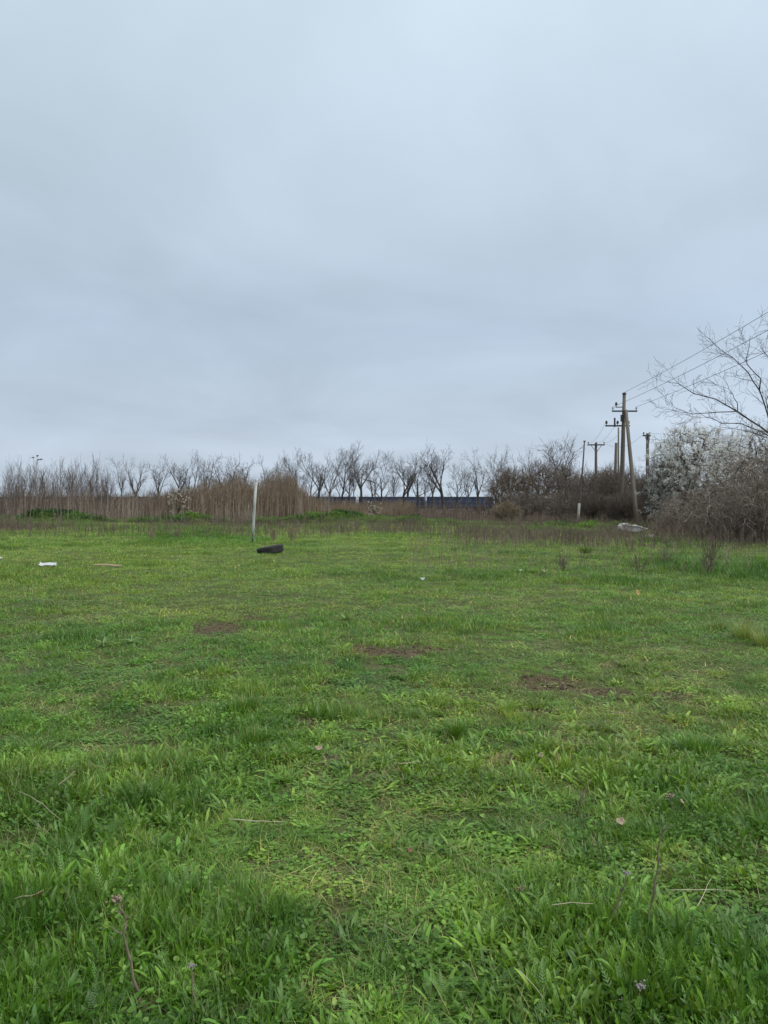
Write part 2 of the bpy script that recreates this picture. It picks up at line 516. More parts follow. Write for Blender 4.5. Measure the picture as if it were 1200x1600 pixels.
# railway embankment behind the field
mb = MB()
A = [(-420, 158.5, -.3), (-420, 161.4, .28), (-420, 165.0, .28), (-420, 168, -.3)]
V = [(x, y, z) for x in (-420, 420) for (_, y, z) in A]
mb.add(V, [(0, 4, 5, 1), (1, 5, 6, 2), (2, 6, 7, 3)])
o = mb.build('railway_embankment', M['ballast']); o['kind'] = 'structure'
for yy in (162.44, 163.96):
    mb = MB().box((0, yy, .38), (840, .07, .16))
    o = mb.build('rail', M['rail_steel'])
    tag(o, 'nearer steel rail of the track under the blue train' if yy < 163 else 'farther steel rail of the track under the blue train', 'rail', 'rails of the track')


# ------------------------------------------------------------------ train of blue open wagons
def make_wagon():
    r = empty('freight_wagon', (0, 0, 0))
    Lh, W, zb, zt = 6.9, 1.5, 1.15, 3.30
    b = MB()
    b.box((0, -W + .03, (zb + zt) / 2), (2 * Lh, .06, zt - zb)); b.box((0, W - .03, (zb + zt) / 2), (2 * Lh, .06, zt - zb))
    b.box((-Lh + .03, 0, (zb + zt) / 2), (.06, 2 * W - .13, zt - zb)); b.box((Lh - .03, 0, (zb + zt) / 2), (.06, 2 * W - .13, zt - zb))
    b.box((0, 0, zb - .03), (2 * Lh - .1, 2 * W - .1, .05))
    body = b.build('body', M['blue_paint'], r)
    t = MB()
    for s in (-1, 1):
        t.box((0, s * (W + .02), zt + .02), (2 * Lh + .1, .16, .12))
        t.box((s * (Lh + .02), 0, zt + .022), (.14, 2 * W - .14, .11))
    t.build('top_rail', M['light_rail'], r)
    g = MB()
    for s in (-1, 1):
        g.box((0, s * (W + .045), 2.28), (2 * Lh, .09, .10))
    g.build('waist_rail', M['light_rail'], r)
    for s in (-1, 1):
        for k in range(8):
            x = -Lh + .35 + k * (2 * Lh - .7) / 7
            MB().box((x, s * (W + .07), 2.2), (.16, .14, 2.1)).build('rib', M['blue_rib'], body)
    u = MB().box((0, 0, .98), (2 * Lh + .2, .5, .24)).box((0, -1.2, 1.05), (2 * Lh, .14, .18)).box((0, 1.2, 1.05), (2 * Lh, .14, .18))
    u.build('underframe', M['underframe'], r)
    for s in (-1, 1):
        bg = MB().box((s * 4.3, -1.05, .85), (2.5, .16, .28)).box((s * 4.3, 1.05, .85), (2.5, .16, .28)).box((s * 4.3, 0, .82), (.5, 2.0, .3))
        bo = bg.build('bogie', M['underframe'], r)
        for q in (-.92, .92):
            w = MB()
            for sy in (-.78, .78):
                w.lathe([(0.0, -.07), (.40, -.07), (.475, -.03), (.475, .07), (0.0, .07)], 18, 'y', (s * 4.3 + q, sy, .935))
            w.tube([(s * 4.3 + q, -.85, .935), (s * 4.3 + q, .85, .935)], .08, 8)
            w.build('wheelset', M['rail_steel'], bo)
        MB().box((s * (Lh + .35), 0, 1.0), (.6, .25, .22)).build('coupler', M['underframe'], r)
    return r


def copy_tree(o, parent=None):
    c = o.copy(); COL.objects.link(c); c.parent = parent
    for ch in list(o.children):
        copy_tree(ch, c)
    return c


wag = make_wagon()
WX = [wx(747, 163) - 6.9 + 3.0 - k * 14.5 for k in range(8)]
wag_lab = ['blue open freight wagon at the right end of the train, beside the brown bush',
           'blue open freight wagon seen between the far trunks, second from the train\'s right end']
for k, x in enumerate(WX):
    o = wag if k == 0 else copy_tree(wag)
    o.location = (x, 163.2, 0)
    if k >= 4:                   # the rear wagons are brown
        for ch in o.children:
            if ch.name.split('.')[0] in ('body', 'top_rail', 'waist_rail'):
                for q in [ch] + list(ch.children):
                    q.material_slots[0].link = 'OBJECT'; q.material_slots[0].material = M['brown_paint']
    tag(o, wag_lab[k] if k < 2 else '%s open freight wagon half hidden by reeds, %s from the train\'s right end' % ('brown' if k >= 4 else 'blue', ORD[k]), 'train wagon', 'wagons of the freight train')


# ------------------------------------------------------------------ trees
def norm(v):
    l = math.sqrt(v[0] * v[0] + v[1] * v[1] + v[2] * v[2]) + 1e-9
    return (v[0] / l, v[1] / l, v[2] / l)


def deflect(d, ang, az):
    ref = (0, 0, 1) if abs(d[2]) < .9 else (1, 0, 0)
    u = norm((d[1] * ref[2] - d[2] * ref[1], d[2] * ref[0] - d[0] * ref[2], d[0] * ref[1] - d[1] * ref[0]))
    w = (d[1] * u[2] - d[2] * u[1], d[2] * u[0] - d[0] * u[2], d[0] * u[1] - d[1] * u[0])
    c, s = math.cos(ang), math.sin(ang); ca, sa = math.cos(az), math.sin(az)
    return norm(tuple(d[i] * c + (u[i] * ca + w[i] * sa) * s for i in range(3)))


def grow(out, rg, p, d, L, r, lev, S, rmin=.006):
    n = S['seg'][lev]; st = L / n; pts = [p]; rad = [r]; dirs = [d]
    wig = S['wig'][lev]; up = S['up'][lev]; tp = S['tap'][lev]
    for i in range(n):
        d = norm((d[0] + rg.gauss(0, wig), d[1] + rg.gauss(0, wig), d[2] + rg.gauss(0, wig) + up))
        p = (p[0] + d[0] * st, p[1] + d[1] * st, p[2] + d[2] * st)
        pts.append(p); dirs.append(d); rad.append(max(rmin, r * (1 - (1 - tp) * (i + 1) / n)))
    out.setdefault(lev, []).append((pts, rad))
    if lev + 1 >= len(S['seg']):
        return
    k = S['kids'][lev]; k = max(1, int(k * rg.uniform(.75, 1.25) + .5)); az = rg.uniform(0, 6.28)
    for c in range(k):
        t = S['t0'][lev] + (1 - S['t0'][lev]) * ((c + rg.uniform(.2, .9)) / k) if k > 1 else 1.0
        t = min(t, .999); f = t * n; i = int(f); q = f - i
        pp = tuple(pts[i][m] * (1 - q) + pts[i + 1][m] * q for m in range(3))
        rr = (rad[i] * (1 - q) + rad[i + 1] * q) * S['rr'][lev]
        az += 2.4 + rg.uniform(-.5, .5)
        dd = deflect(dirs[min(i + 1, n)], math.radians(rg.uniform(*S['ang'][lev])), az)
        LL = L * S['lr'][lev] * rg.uniform(.7, 1.25) * (1.15 - .5 * t if S.get('cone') else 1)
        grow(out, rg, pp, dd, LL, max(rmin, rr), lev + 1, S, rmin)


def tree_meshes(seed, S, H, r0, mats, rmin, lean=.03, sides=(7, 5, 4, 3, 3), names=('trunk', 'crown')):
    rg = random.Random(seed); out = {}
    stems = S.get('stems', 1)
    for s in range(stems):
        if stems == 1:
            p = (0, 0, -.1); d = norm((rg.gauss(0, lean), rg.gauss(0, lean), 1))
        else:
            a = rg.uniform(0, 6.28); q = S['spread'] * math.sqrt(rg.random())
            p = (math.cos(a) * q * .6, math.sin(a) * q * .6, -.1)
            tilt = S['open'] * rg.uniform(.2, 1)
            d = norm((math.cos(a) * tilt, math.sin(a) * tilt, 1))
        grow(out, rg, p, d, H * S['l0'] * rg.uniform(.8, 1.12), r0 * rg.uniform(.7, 1.1) if stems > 1 else r0, 0, S, rmin)
    a = MB(); add_polys(a, out[0], sides[0])
    b = MB()
    for lv in sorted(out):
        if lv > 0:
            add_polys(b, out[lv], sides[min(lv, len(sides) - 1)])
    return a.mesh(names[0], mats[0], True), b.mesh(names[1], mats[1], True), out


S_LOCUST = dict(seg=[5, 7, 5, 4, 2], wig=[.05, .10, .12, .12, .12], up=[.02, .075, .05, .07, .05], tap=[.72, .28, .3, .4, .6],
                kids=[4, 5, 5, 4], t0=[.62, .25, .2, .2], ang=[(12, 32), (22, 48), (22, 48), (20, 45)], lr=[1.05, .52, .52, .55],
                rr=[.70, .62, .58, .6], l0=.43)
S_TALL = dict(seg=[7, 6, 4, 3, 2], wig=[.05, .08, .10, .12, .12], up=[.03, .06, .07, .06, .05], tap=[.25, .3, .3, .4, .6],
              kids=[8, 5, 5, 4], t0=[.26, .2, .2, .2], ang=[(20, 46), (20, 42), (20, 45), (20, 45)], lr=[.52, .50, .52, .55],
              rr=[.55, .6, .6, .6], l0=.88)
S_SAP = dict(stems=4, spread=.75, open=.12, seg=[7, 3, 2], wig=[.05, .12, .12], up=[.03, .22, .12], tap=[.2, .4, .6], kids=[11, 3], t0=[.34, .3],
             ang=[(12, 30), (15, 35)], lr=[.30, .5], rr=[.5, .6], l0=.98)

LOC = [tree_meshes(100 + i, S_LOCUST, 10.0, .25 + .02 * (i % 3), (M['bark_dark'], M['twig_grey']), .0125, .05) for i in range(5)]
TAL = [tree_meshes(200 + i, S_TALL, 10.0, .22 + .015 * i, (M['bark_dark'], M['twig_grey']), .0125, .03) for i in range(4)]


def place_tree(tm, name, x, y, height, tmplH, rz, label, cat, group=None, wide=1.0):
    r = empty(name, (x, y, gz(x, y) if y < 200 else 0), rz)
    s = height / tmplH
    r.scale = (s * wide, s * wide, s)
    link(tm[0].name.split('.')[0], tm[0], r); link(tm[1].name.split('.')[0], tm[1], r)
    tag(r, label, cat, group)
    return r


def true_h(tm):
    n = len(tm[1].vertices); a = np.empty(n * 3, np.float32); tm[1].vertices.foreach_get('co', a)
    return float(np.percentile(a[2::3], 99.7))


HL = [true_h(t) for t in LOC]; HT = [true_h(t) for t in TAL]
# far treeline: (px, top row, kind, distance, width factor)
FT = [(172, 722, 'L', 150, .8), (190, 717, 'L', 138, .9), (213, 720, 'L', 145, .85), (248, 721, 'L', 140, .9), (276, 711, 'L', 140, 1.0), (302, 711, 'L', 144, .95),
      (325, 711, 'L', 138, 1.0), (352, 718, 'L', 148, .9), (383, 721, 'L', 142, 1.0), (418, 714, 'L', 138, 1.0), (442, 713, 'T', 150, .9),
      (468, 706, 'T', 136, 1.15), (500, 708, 'L', 140, .9), (531, 699, 'T', 138, 1.1), (545, 704, 'T', 146, .9), (563, 707, 'L', 135, 1.0),
      (596, 713, 'T', 142, 1.1), (626, 719, 'L', 150, .9), (652, 711, 'T', 130, 1.1), (676, 722, 'L', 150, .8), (694, 694, 'L', 132, 1.15), (714, 729, 'T', 140, 1.1),
      (748, 704, 'L', 140, .8), (773, 704, 'T', 144, .9), (798, 710, 'L', 140, .85), (822, 704, 'T', 120, .9), (846, 690, 'T', 104, 1.0), (872, 685, 'L', 100, 1.1),
      (893, 694, 'T', 108, .9), (955, 716, 'L', 110, .9)]
FT += [(454, 716, 'L', 172, .9), (484, 712, 'T', 175, .9), (514, 706, 'L', 172, .9), (552, 712, 'T', 170, .8), (580, 716, 'L', 174, .9), (612, 712, 'T', 172, .9),
       (638, 718, 'L', 172, .9), (664, 722, 'T', 174, .9), (730, 726, 'L', 175, .9), (786, 714, 'T', 172, .9)]
FT.sort()
for i, (px, ty, kd, d, wf) in enumerate(FT):
    k = i % 5 if kd == 'L' else i % 4
    tm, hh = (LOC[k], HL[k]) if kd == 'L' else (TAL[k], HT[k])
    x = wx(px, d); ty = ty - (i * 37 % 11) * .9; wf = wf * (.78 + (i * 53 % 17) * .022)
    tree_o = place_tree(tm, 'bare_tree', x, d, wz(ty, d) - gz(x, d), hh, (i * 1.91) % 6.28,
               'leafless dark tree in the far row along the railway, %s from the left' % ORD[i], 'tree', 'bare trees of the far row', wf)
    tree_o.rotation_euler[0] = ((i * 29 % 13) - 6) * .011; tree_o.rotation_euler[1] = ((i * 41 % 15) - 7) * .011

# saplings of the left thicket
SAP = [tree_meshes(300 + i, S_SAP, 5.0, .046, (M['sapling_bark'], M['sapling_twig']), .010, .06, (5, 3, 3), ('stem', 'twigs')) for i in range(4)]
HS = [true_h(t) for t in SAP]
sp = random.Random(5)
SPX = []
for i in range(34):
    SPX.append((4 + i * 5.1 + sp.uniform(-2.5, 2.5), sp.choice([712, 720, 726, 732, 738, 744]) + sp.uniform(-4, 4) + (6 if 150 < i * 5.1 else 0), sp.uniform(72, 92)))
SPX.sort()
for i, (px, ty, d) in enumerate(SPX):
    x = wx(px, d)
    place_tree(SAP[i % 4], 'sapling', x, d, wz(ty, d) - gz(x, d), HS[i % 4], sp.uniform(0, 6.28),
               'thin bare sapling in the left thicket, %s from the picture\'s left edge' % ORD[i], 'sapling', 'saplings of the left thicket', .9)
for i, (px, ty, d) in enumerate([(205, 742, 70), (245, 752, 69), (263, 745, 74), (150, 748, 66), (22, 770, 54), (95, 765, 58)]):
    x = wx(px, d)
    lab = ['pale thin sapling before the reeds, left of the cream blossom bush', 'pale sapling standing just left of the small cream blossom bush',
           'pale sapling rising behind the small cream blossom bush', 'pale leaning sapling at the right edge of the left green mound',
           'nearest short pale sapling, at the far left before the dry weeds', 'short pale sapling standing before the left green mound'][i]
    place_tree(SAP[(i + 1) % 4], 'sapling', x, d, wz(ty, d) - gz(x, d), HS[(i + 1) % 4], sp.uniform(0, 6.28), lab, 'sapling', None, 1.0)

# small cream blossom bushes
S_BUSH = dict(seg=[4, 3, 3, 2], wig=[.12, .16, .2, .2], up=[.02, .06, .05, .03], tap=[.4, .4, .4, .6], kids=[5, 5, 4], t0=[.25, .2, .15],
              ang=[(20, 55), (25, 60), (25, 65)], lr=[.6, .55, .55], rr=[.6, .6, .7], l0=.62, stems=16, spread=1.0, open=.75)


def petals(out, levs, rg, count, size, spread):
    """small blossom faces along the twigs of the given levels"""
    P = []
    for lv in levs:
        for pts, rad in out.get(lv, []):
            P += pts[1:]
    P = np.array(P)
    P = P[rg.integers(0, len(P), max(60, count // 14))]      # flowers sit in clusters along the twigs
    idx = rg.integers(0, len(P), count)
    C = P[idx] + rg.normal(0, spread, (count, 3))
    n = rg.normal(0, 1, (count, 3)); n /= np.linalg.norm(n, axis=1, keepdims=True)
    u = np.cross(n, rg.normal(0, 1, (count, 3))); u /= np.linalg.norm(u, axis=1, keepdims=True)
    w = np.cross(n, u); s = size * rg.uniform(.5, 1.3, (count, 1))
    # a cupped five-cornered flower: centre dropped below its rim
    R = [C - n * s * .35]
    for k in range(5):
        a = k * 1.2566
        R.append(C + (u * math.cos(a) + w * math.sin(a)) * s)
    V = np.stack(R, 1).reshape(-1, 3)
    b = (np.arange(count) * 6)[:, None]
    F = np.concatenate([np.concatenate([b, b + 1 + k, b + 1 + (k + 1) % 5], 1) for k in range(5)])
    return MB().add(V, F)


def fill_crown(seed, H, W, D, n, stems, rtip, tw=3, twl=.35, low=.10, up=.12, shell=.6):
    """branches grown to fill a dome: every target joins the nearest branch; radii follow the pipe model.
    returns thick polylines, thin polylines, twig points"""
    g = np.random.default_rng(seed)
    pts = []; par = []
    for k in range(stems):
        a = g.uniform(0, 6.283); q = g.uniform(.0, .22)
        b = np.array([math.cos(a) * q * W / 2, math.sin(a) * q * D / 2, -.1])
        e = np.array([math.cos(a) * q * W * .8, math.sin(a) * q * D * .8, H * g.uniform(.18, .34)])
        last = -1
        for t in (0, .35, .7, 1.0):
            pts.append(b + (e - b) * t + np.append(g.normal(0, .03, 2), 0) * H * .3 * t); par.append(last); last = len(pts) - 1
    base_n = len(pts)
    v = g.normal(0, 1, (n, 3)); v /= np.linalg.norm(v, axis=1, keepdims=True)
    rad = (shell + (1 - shell) * g.random(n)) * np.where(g.random(n) < .30, g.uniform(.35, 1, n), 1)
    lump = .80 + .40 * fbm(v[:, 0] * 2.2 + seed, v[:, 1] * 2.2 + v[:, 2] * 1.7 + 9, 1.3, seed, 2)
    v = v * (rad * lump)[:, None]
    zc = H * (low + (1 - low) * .5)
    T = np.stack([v[:, 0] * W / 2, v[:, 1] * D / 2, zc + v[:, 2] * H * (1 - low) * .5], 1)
    c0 = np.array([0, 0, H * .15]); T = T[np.argsort(np.linalg.norm((T - c0) / np.array([W / 2, D / 2, H]), axis=1))]
    P = np.empty((base_n + 2 * n, 3)); P[:base_n] = pts; par = par + [0] * (2 * n); m = base_n
    for t in T:
        dv = P[:m] - t; dd = (dv * dv).sum(1) + np.where(P[:m, 2] > t[2] + .1 * H, .15 * H * H, 0); dd[:2] += 9
        k = int(dd.argmin()); p = P[k]; L = math.sqrt(((t - p) ** 2).sum())
        P[m] = (p + t) / 2 + g.normal(0, .10, 3) * L + np.array([0, 0, up * L]); par[m] = k
        P[m + 1] = t; par[m + 1] = m; m += 2
    cnt = np.ones(m)
    for k in range(m - 1, 0, -1):
        if par[k] >= 0:
            cnt[par[k]] += cnt[k]
    rr = rtip * cnt ** .42
    thick, thin = [], []
    for k in range(m):
        q = par[k]
        if q < 0:
            continue
        seg = ([tuple(P[q]), tuple(P[k])], [min(rr[q], rr[k] * 1.35), rr[k]])
        (thick if k < base_n or cnt[k] > 60 else thin).append(seg)
    tips = P[base_n + 1::2][:n]
    ctr = np.array([0, 0, H * .3])
    od = tips - ctr; od /= np.linalg.norm(od, axis=1, keepdims=True) + 1e-6
    k = np.repeat(np.arange(len(tips)), tw)
    dr = od[k] * .7 + g.normal(0, .55, (len(k), 3)) + np.array([0, 0, up * 2]); dr /= np.linalg.norm(dr, axis=1, keepdims=True)
    Lt = twl * g.uniform(.4, 1.3, len(k))[:, None]
    a = tips[k]; b = a + dr * Lt * .5; c = a + dr * Lt + np.array([0, 0, 1]) * Lt * .15 + g.normal(0, .06, (len(k), 3)) * Lt
    TW = np.stack([a, b, c], 1)
    return thick, thin, TW, np.stack([np.full(len(k), rtip * .9), np.full(len(k), rtip * .75), np.full(len(k), rtip * .45)], 1)


def bush(name, x, y, H, W, S, seed, mats, label, rmin, cat='shrub', r0=.03, blossom=None, squash=1.0, group=None, n=800, stems=7, tw=4, twl=.4, up=.12, shell=.6, parts=('stems', 'twigs')):
    thick, thin, TW, TR = fill_crown(seed, H, W, W * squash, n, stems, rmin, tw, twl, up=up, shell=shell)
    r = empty(name, (x, y, gz(x, y)), 0)
    add_polys(MB(), thick, 6).build(parts[0], mats[0], r, True)
    b = add_polys(MB(), thin, 4); V, F = tube_batch(TW, TR, 3); b.add(V, F); b.build(parts[1], mats[1], r, True)
    if blossom:
        m, cnt, size, levs, spr = blossom
        p = petals({0: [(list(q), 0) for q in TW]}, (0,), np.random.default_rng(seed), cnt, size, spr)
        po = p.build('blossom', m, r); po['kind'] = 'stuff'
    tag(r, label, cat, group)
    return r


def arch_thicket(x, y, H, W, seed, mats, label, n=64, rad=.023):
    """arching, drooping canes with a tangle of side shoots"""
    g = random.Random(seed); canes, shoots = [], []
    for i in range(n):
        a = g.uniform(0, 6.28); q = .35 * W / 2 * math.sqrt(g.random()); az = a + g.gauss(0, .8)
        p = [math.cos(a) * q, math.sin(a) * q, -.1]; reach = W / 2 * g.uniform(.35, 1.0); hh = H * g.uniform(.35, 1.0) * (1 - .25 * reach / (W / 2)); fall = g.uniform(.50, .92)
        pts = []; N = 12; wob = [0, 0, 0]
        for k in range(N + 1):
            t = k / N
            wob = [w * .8 + g.gauss(0, .06) for w in wob]
            pts.append((p[0] + math.cos(az) * reach * t ** 1.3 + wob[0], p[1] + math.sin(az) * reach * t ** 1.3 + wob[1], max(-.05, hh * math.sin(math.pi * t * fall) + wob[2] * (t > 0))))
        r0 = rad * g.uniform(.6, 1.5)
        canes.append((pts, [r0 * (1 - .75 * k / N) for k in range(N + 1)]))
        for c in range(9):
            k = g.randrange(3, N); b = pts[k]; az2 = g.uniform(0, 6.28); L = g.uniform(.35, 1.1) * H / 3.2; el = g.uniform(-.4, 1.0); sp = []; w = [0, 0, 0]
            for m in range(6):
                t = m / 5; w = [u + g.gauss(0, .035) * L for u in w] if m else w
                sp.append((b[0] + math.cos(az2) * L * t * math.cos(el) + w[0], b[1] + math.sin(az2) * L * t * math.cos(el) + w[1], max(.0, b[2] + L * (math.sin(el) * t - .55 * t * t) + w[2])))
            shoots.append((sp, [max(.0035, r0 * .5 * (1 - .7 * m / 5)) for m in range(6)]))
            for e in range(4):
                m = g.randrange(1, 6); b2 = sp[m]; az3 = g.uniform(0, 6.28); L2 = L * g.uniform(.15, .45); el3 = g.uniform(-.6, 1.2)
                q2 = (b2[0] + math.cos(az3) * L2, b2[1] + math.sin(az3) * L2, max(0., b2[2] + math.sin(el3) * L2))
                mm = tuple((b2[u] + q2[u]) / 2 + g.gauss(0, .06) * L2 for u in range(3))
                shoots.append(([b2, mm, q2], [.004, .0035, .0025]))
    r = empty('tangled_thicket', (x, y, gz(x, y)))
    add_polys(MB(), canes, 5).build('canes', mats[0], r, True)
    add_polys(MB(), shoots, 3).build('shoots', mats[1], r, True)
    tag(r, label, 'thicket')


d = 72
bush('blossom_bush', wx(278, d), d, wz(766, d), 2.0, S_BUSH, 41, (M['twig_brown'], M['twig_brown']),
     'small cream blossoming bush among the reeds above the middle-left green mound', .008, blossom=(M['blossom_cream'], 900, .045, (2, 3), .05), n=160, stems=4)
bush('blossom_bush', wx(586, 70), 70, wz(789, 70), 1.2, S_BUSH, 42, (M['twig_brown'], M['twig_brown']),
     'tiny cream blossoming bush behind the green bank, left of the blue train', .008, blossom=(M['blossom_cream'], 350, .04, (2, 3), .05), n=90, stems=3)

# big brown bush cluster right of the train
S_DENSE = dict(seg=[4, 4, 3, 2], wig=[.10, .14, .18, .2], up=[.03, .05, .05, .03], tap=[.4, .4, .4, .6], kids=[6, 6, 5], t0=[.22, .18, .12],
               ang=[(15, 45), (20, 55), (20, 60)], lr=[.55, .50, .5], rr=[.6, .6, .7], l0=.66, stems=34, spread=1.3, open=.85)
S_UP = dict(seg=[5, 4, 3, 2], wig=[.07, .12, .16, .2], up=[.05, .10, .06, .03], tap=[.35, .35, .4, .6], kids=[7, 5, 4], t0=[.25, .2, .15],
            ang=[(15, 42), (20, 50), (20, 60)], lr=[.45, .50, .5], rr=[.55, .6, .7], l0=.8, stems=14, spread=.9, open=.45)
bush('bare_bush', wx(800, 80), 80, wz(733, 80), 6.0, S_DENSE, 51, (M['twig_brown'], M['twig_brown']), 'rounded golden-brown leafless bush beside the right end of the blue train', .008, n=1100, tw=6, twl=.6, stems=9)
bush('bare_bush', wx(846, 82), 82, wz(720, 82), 5.6, S_DENSE, 52, (M['twig_dark'], M['twig_dark']), 'tall grey-brown leafless bush just right of the golden-brown bush', .009, n=900, tw=5, twl=.6, up=.25)
bush('bare_bush', wx(884, 84), 84, wz(724, 84), 4.4, S_UP, 53, (M['bark_dark'], M['twig_dark']), 'upright dark leafless bush left of the whitewashed thin pole', .009, n=700, tw=4, twl=.6, up=.3)
bush('bare_bush', wx(818, 76), 76, wz(768, 76), 5.2, S_DENSE, 54, (M['twig_dark'], M['twig_dark']), 'low dark leafless bush at the foot of the golden-brown bush', .009)
bush('bare_bush', wx(878, 74), 74, wz(768, 74), 5.0, S_DENSE, 57, (M['twig_dark'], M['twig_dark']), 'low dark leafless bush at the foot of the upright bush', .009)
bush('dead_brush', wx(792, 66), 66, wz(787, 66), 2.4, S_BUSH, 55, (M['weed_tan'], M['weed_tan']), 'low pinkish-tan dead brush in front of the golden-brown bush', .008)
# shrubs round the utility poles
for i, (px, top, d, W, sd, S_, lab) in enumerate([
        (922, 736, 66, 3.0, 61, S_DENSE, 'dark twiggy shrub between the whitewashed pole and the main utility pole'),
        (947, 729, 70, 3.0, 62, S_UP, 'tall sparse dark shrub directly behind the main utility pole'),
        (956, 735, 62, 2.8, 63, S_DENSE, 'dense dark shrub at the foot of the main utility pole'),
        (986, 732, 63, 3.0, 64, S_DENSE, 'dense dark shrub behind the slanting pole brace'),
        (1012, 746, 58, 2.6, 65, S_DENSE, 'dark shrub between the pole brace and the white blossom tree'),
        (925, 775, 60, 2.6, 66, S_DENSE, 'low dark shrub right of the whitewashed thin pole'),
        (975, 775, 57, 2.6, 67, S_DENSE, 'low dark shrub in front of the main utility pole'),
        (900, 742, 92, 4.6, 68, S_UP, 'sparse grey shrub behind the thin whitewashed pole')]):
    bush('bare_bush', wx(px, d), d, wz(top, d), W * d / 60, S_, sd, (M['bark_dark'], M['twig_dark']), lab, .008, n=750, tw=5, twl=.55, up=.25)

# white blossoming tree at the right
S_BLOS = dict(seg=[5, 4, 4, 3, 2], wig=[.08, .15, .18, .2, .2], up=[-.02, .0, .02, .03, .03], tap=[.5, .4, .4, .4, .6], kids=[6, 6, 5, 4], t0=[.2, .15, .12, .12],
              ang=[(18, 50), (22, 58), (25, 62), (25, 60)], lr=[.58, .55, .52, .5], rr=[.6, .6, .6, .7], l0=.62, stems=11, spread=.8, open=1.9)


def blossom_tree(px, d, top, W, seed, cnt, label, n=1700):
    bush('blossom_tree', wx(px, d), d, wz(top, d), W, None, seed, (M['bark_dark'], M['twig_dark']), label, .0065, 'tree',
         blossom=(M['blossom'], cnt, .028, None, .06), n=n, stems=5, tw=3, twl=.38, parts=('trunk', 'crown'))


blossom_tree(1092, 46, 662, 6.2, 71, 31000, 'white blossoming tree right of the utility poles')
blossom_tree(1180, 49, 664, 6.0, 72, 20000, 'white blossoming tree behind the tangle at the right edge')
blossom_tree(1046, 47, 708, 3.4, 73, 10000, 'small low white blossoming tree nearest the slanting pole brace')

# dark tangled thicket at the right edge
S_ARCH = dict(seg=[7, 6, 4, 2], wig=[.20, .30, .30, .25], up=[-.20, -.14, -.05, .0], tap=[.45, .4, .4, .6], kids=[6, 5, 3], t0=[.2, .12, .1],
              ang=[(25, 75), (30, 80), (30, 80)], lr=[.60, .55, .45], rr=[.6, .6, .7], l0=1.7, stems=30, spread=1.3, open=1.15)
for i, (px, d, top, W, sd, lab) in enumerate([
        (1178, 33, 684, 5.2, 81, 'tall dark tangled bare thicket at the right edge under the near branches'),
        (1128, 36, 738, 4.4, 82, 'dark tangled bare thicket in front of the white blossoming tree'),
        (1216, 29, 676, 4.6, 83, 'nearest tangled bare thicket, cut by the picture\'s right edge'),
        (1145, 30, 755, 4.2, 84, 'low arching bare thicket on the grass at the right'),
        (1066, 42, 768, 4.2, 85, 'low dark bare thicket left of the tangle, below the small blossom tree'),
        (1245, 33, 670, 5.0, 86, 'dark bare thicket just past the right edge of the tangle')]):
    arch_thicket(wx(px, d), d, wz(top, d), W, sd, (M['twig_tangle'], M['twig_tangle']), lab)


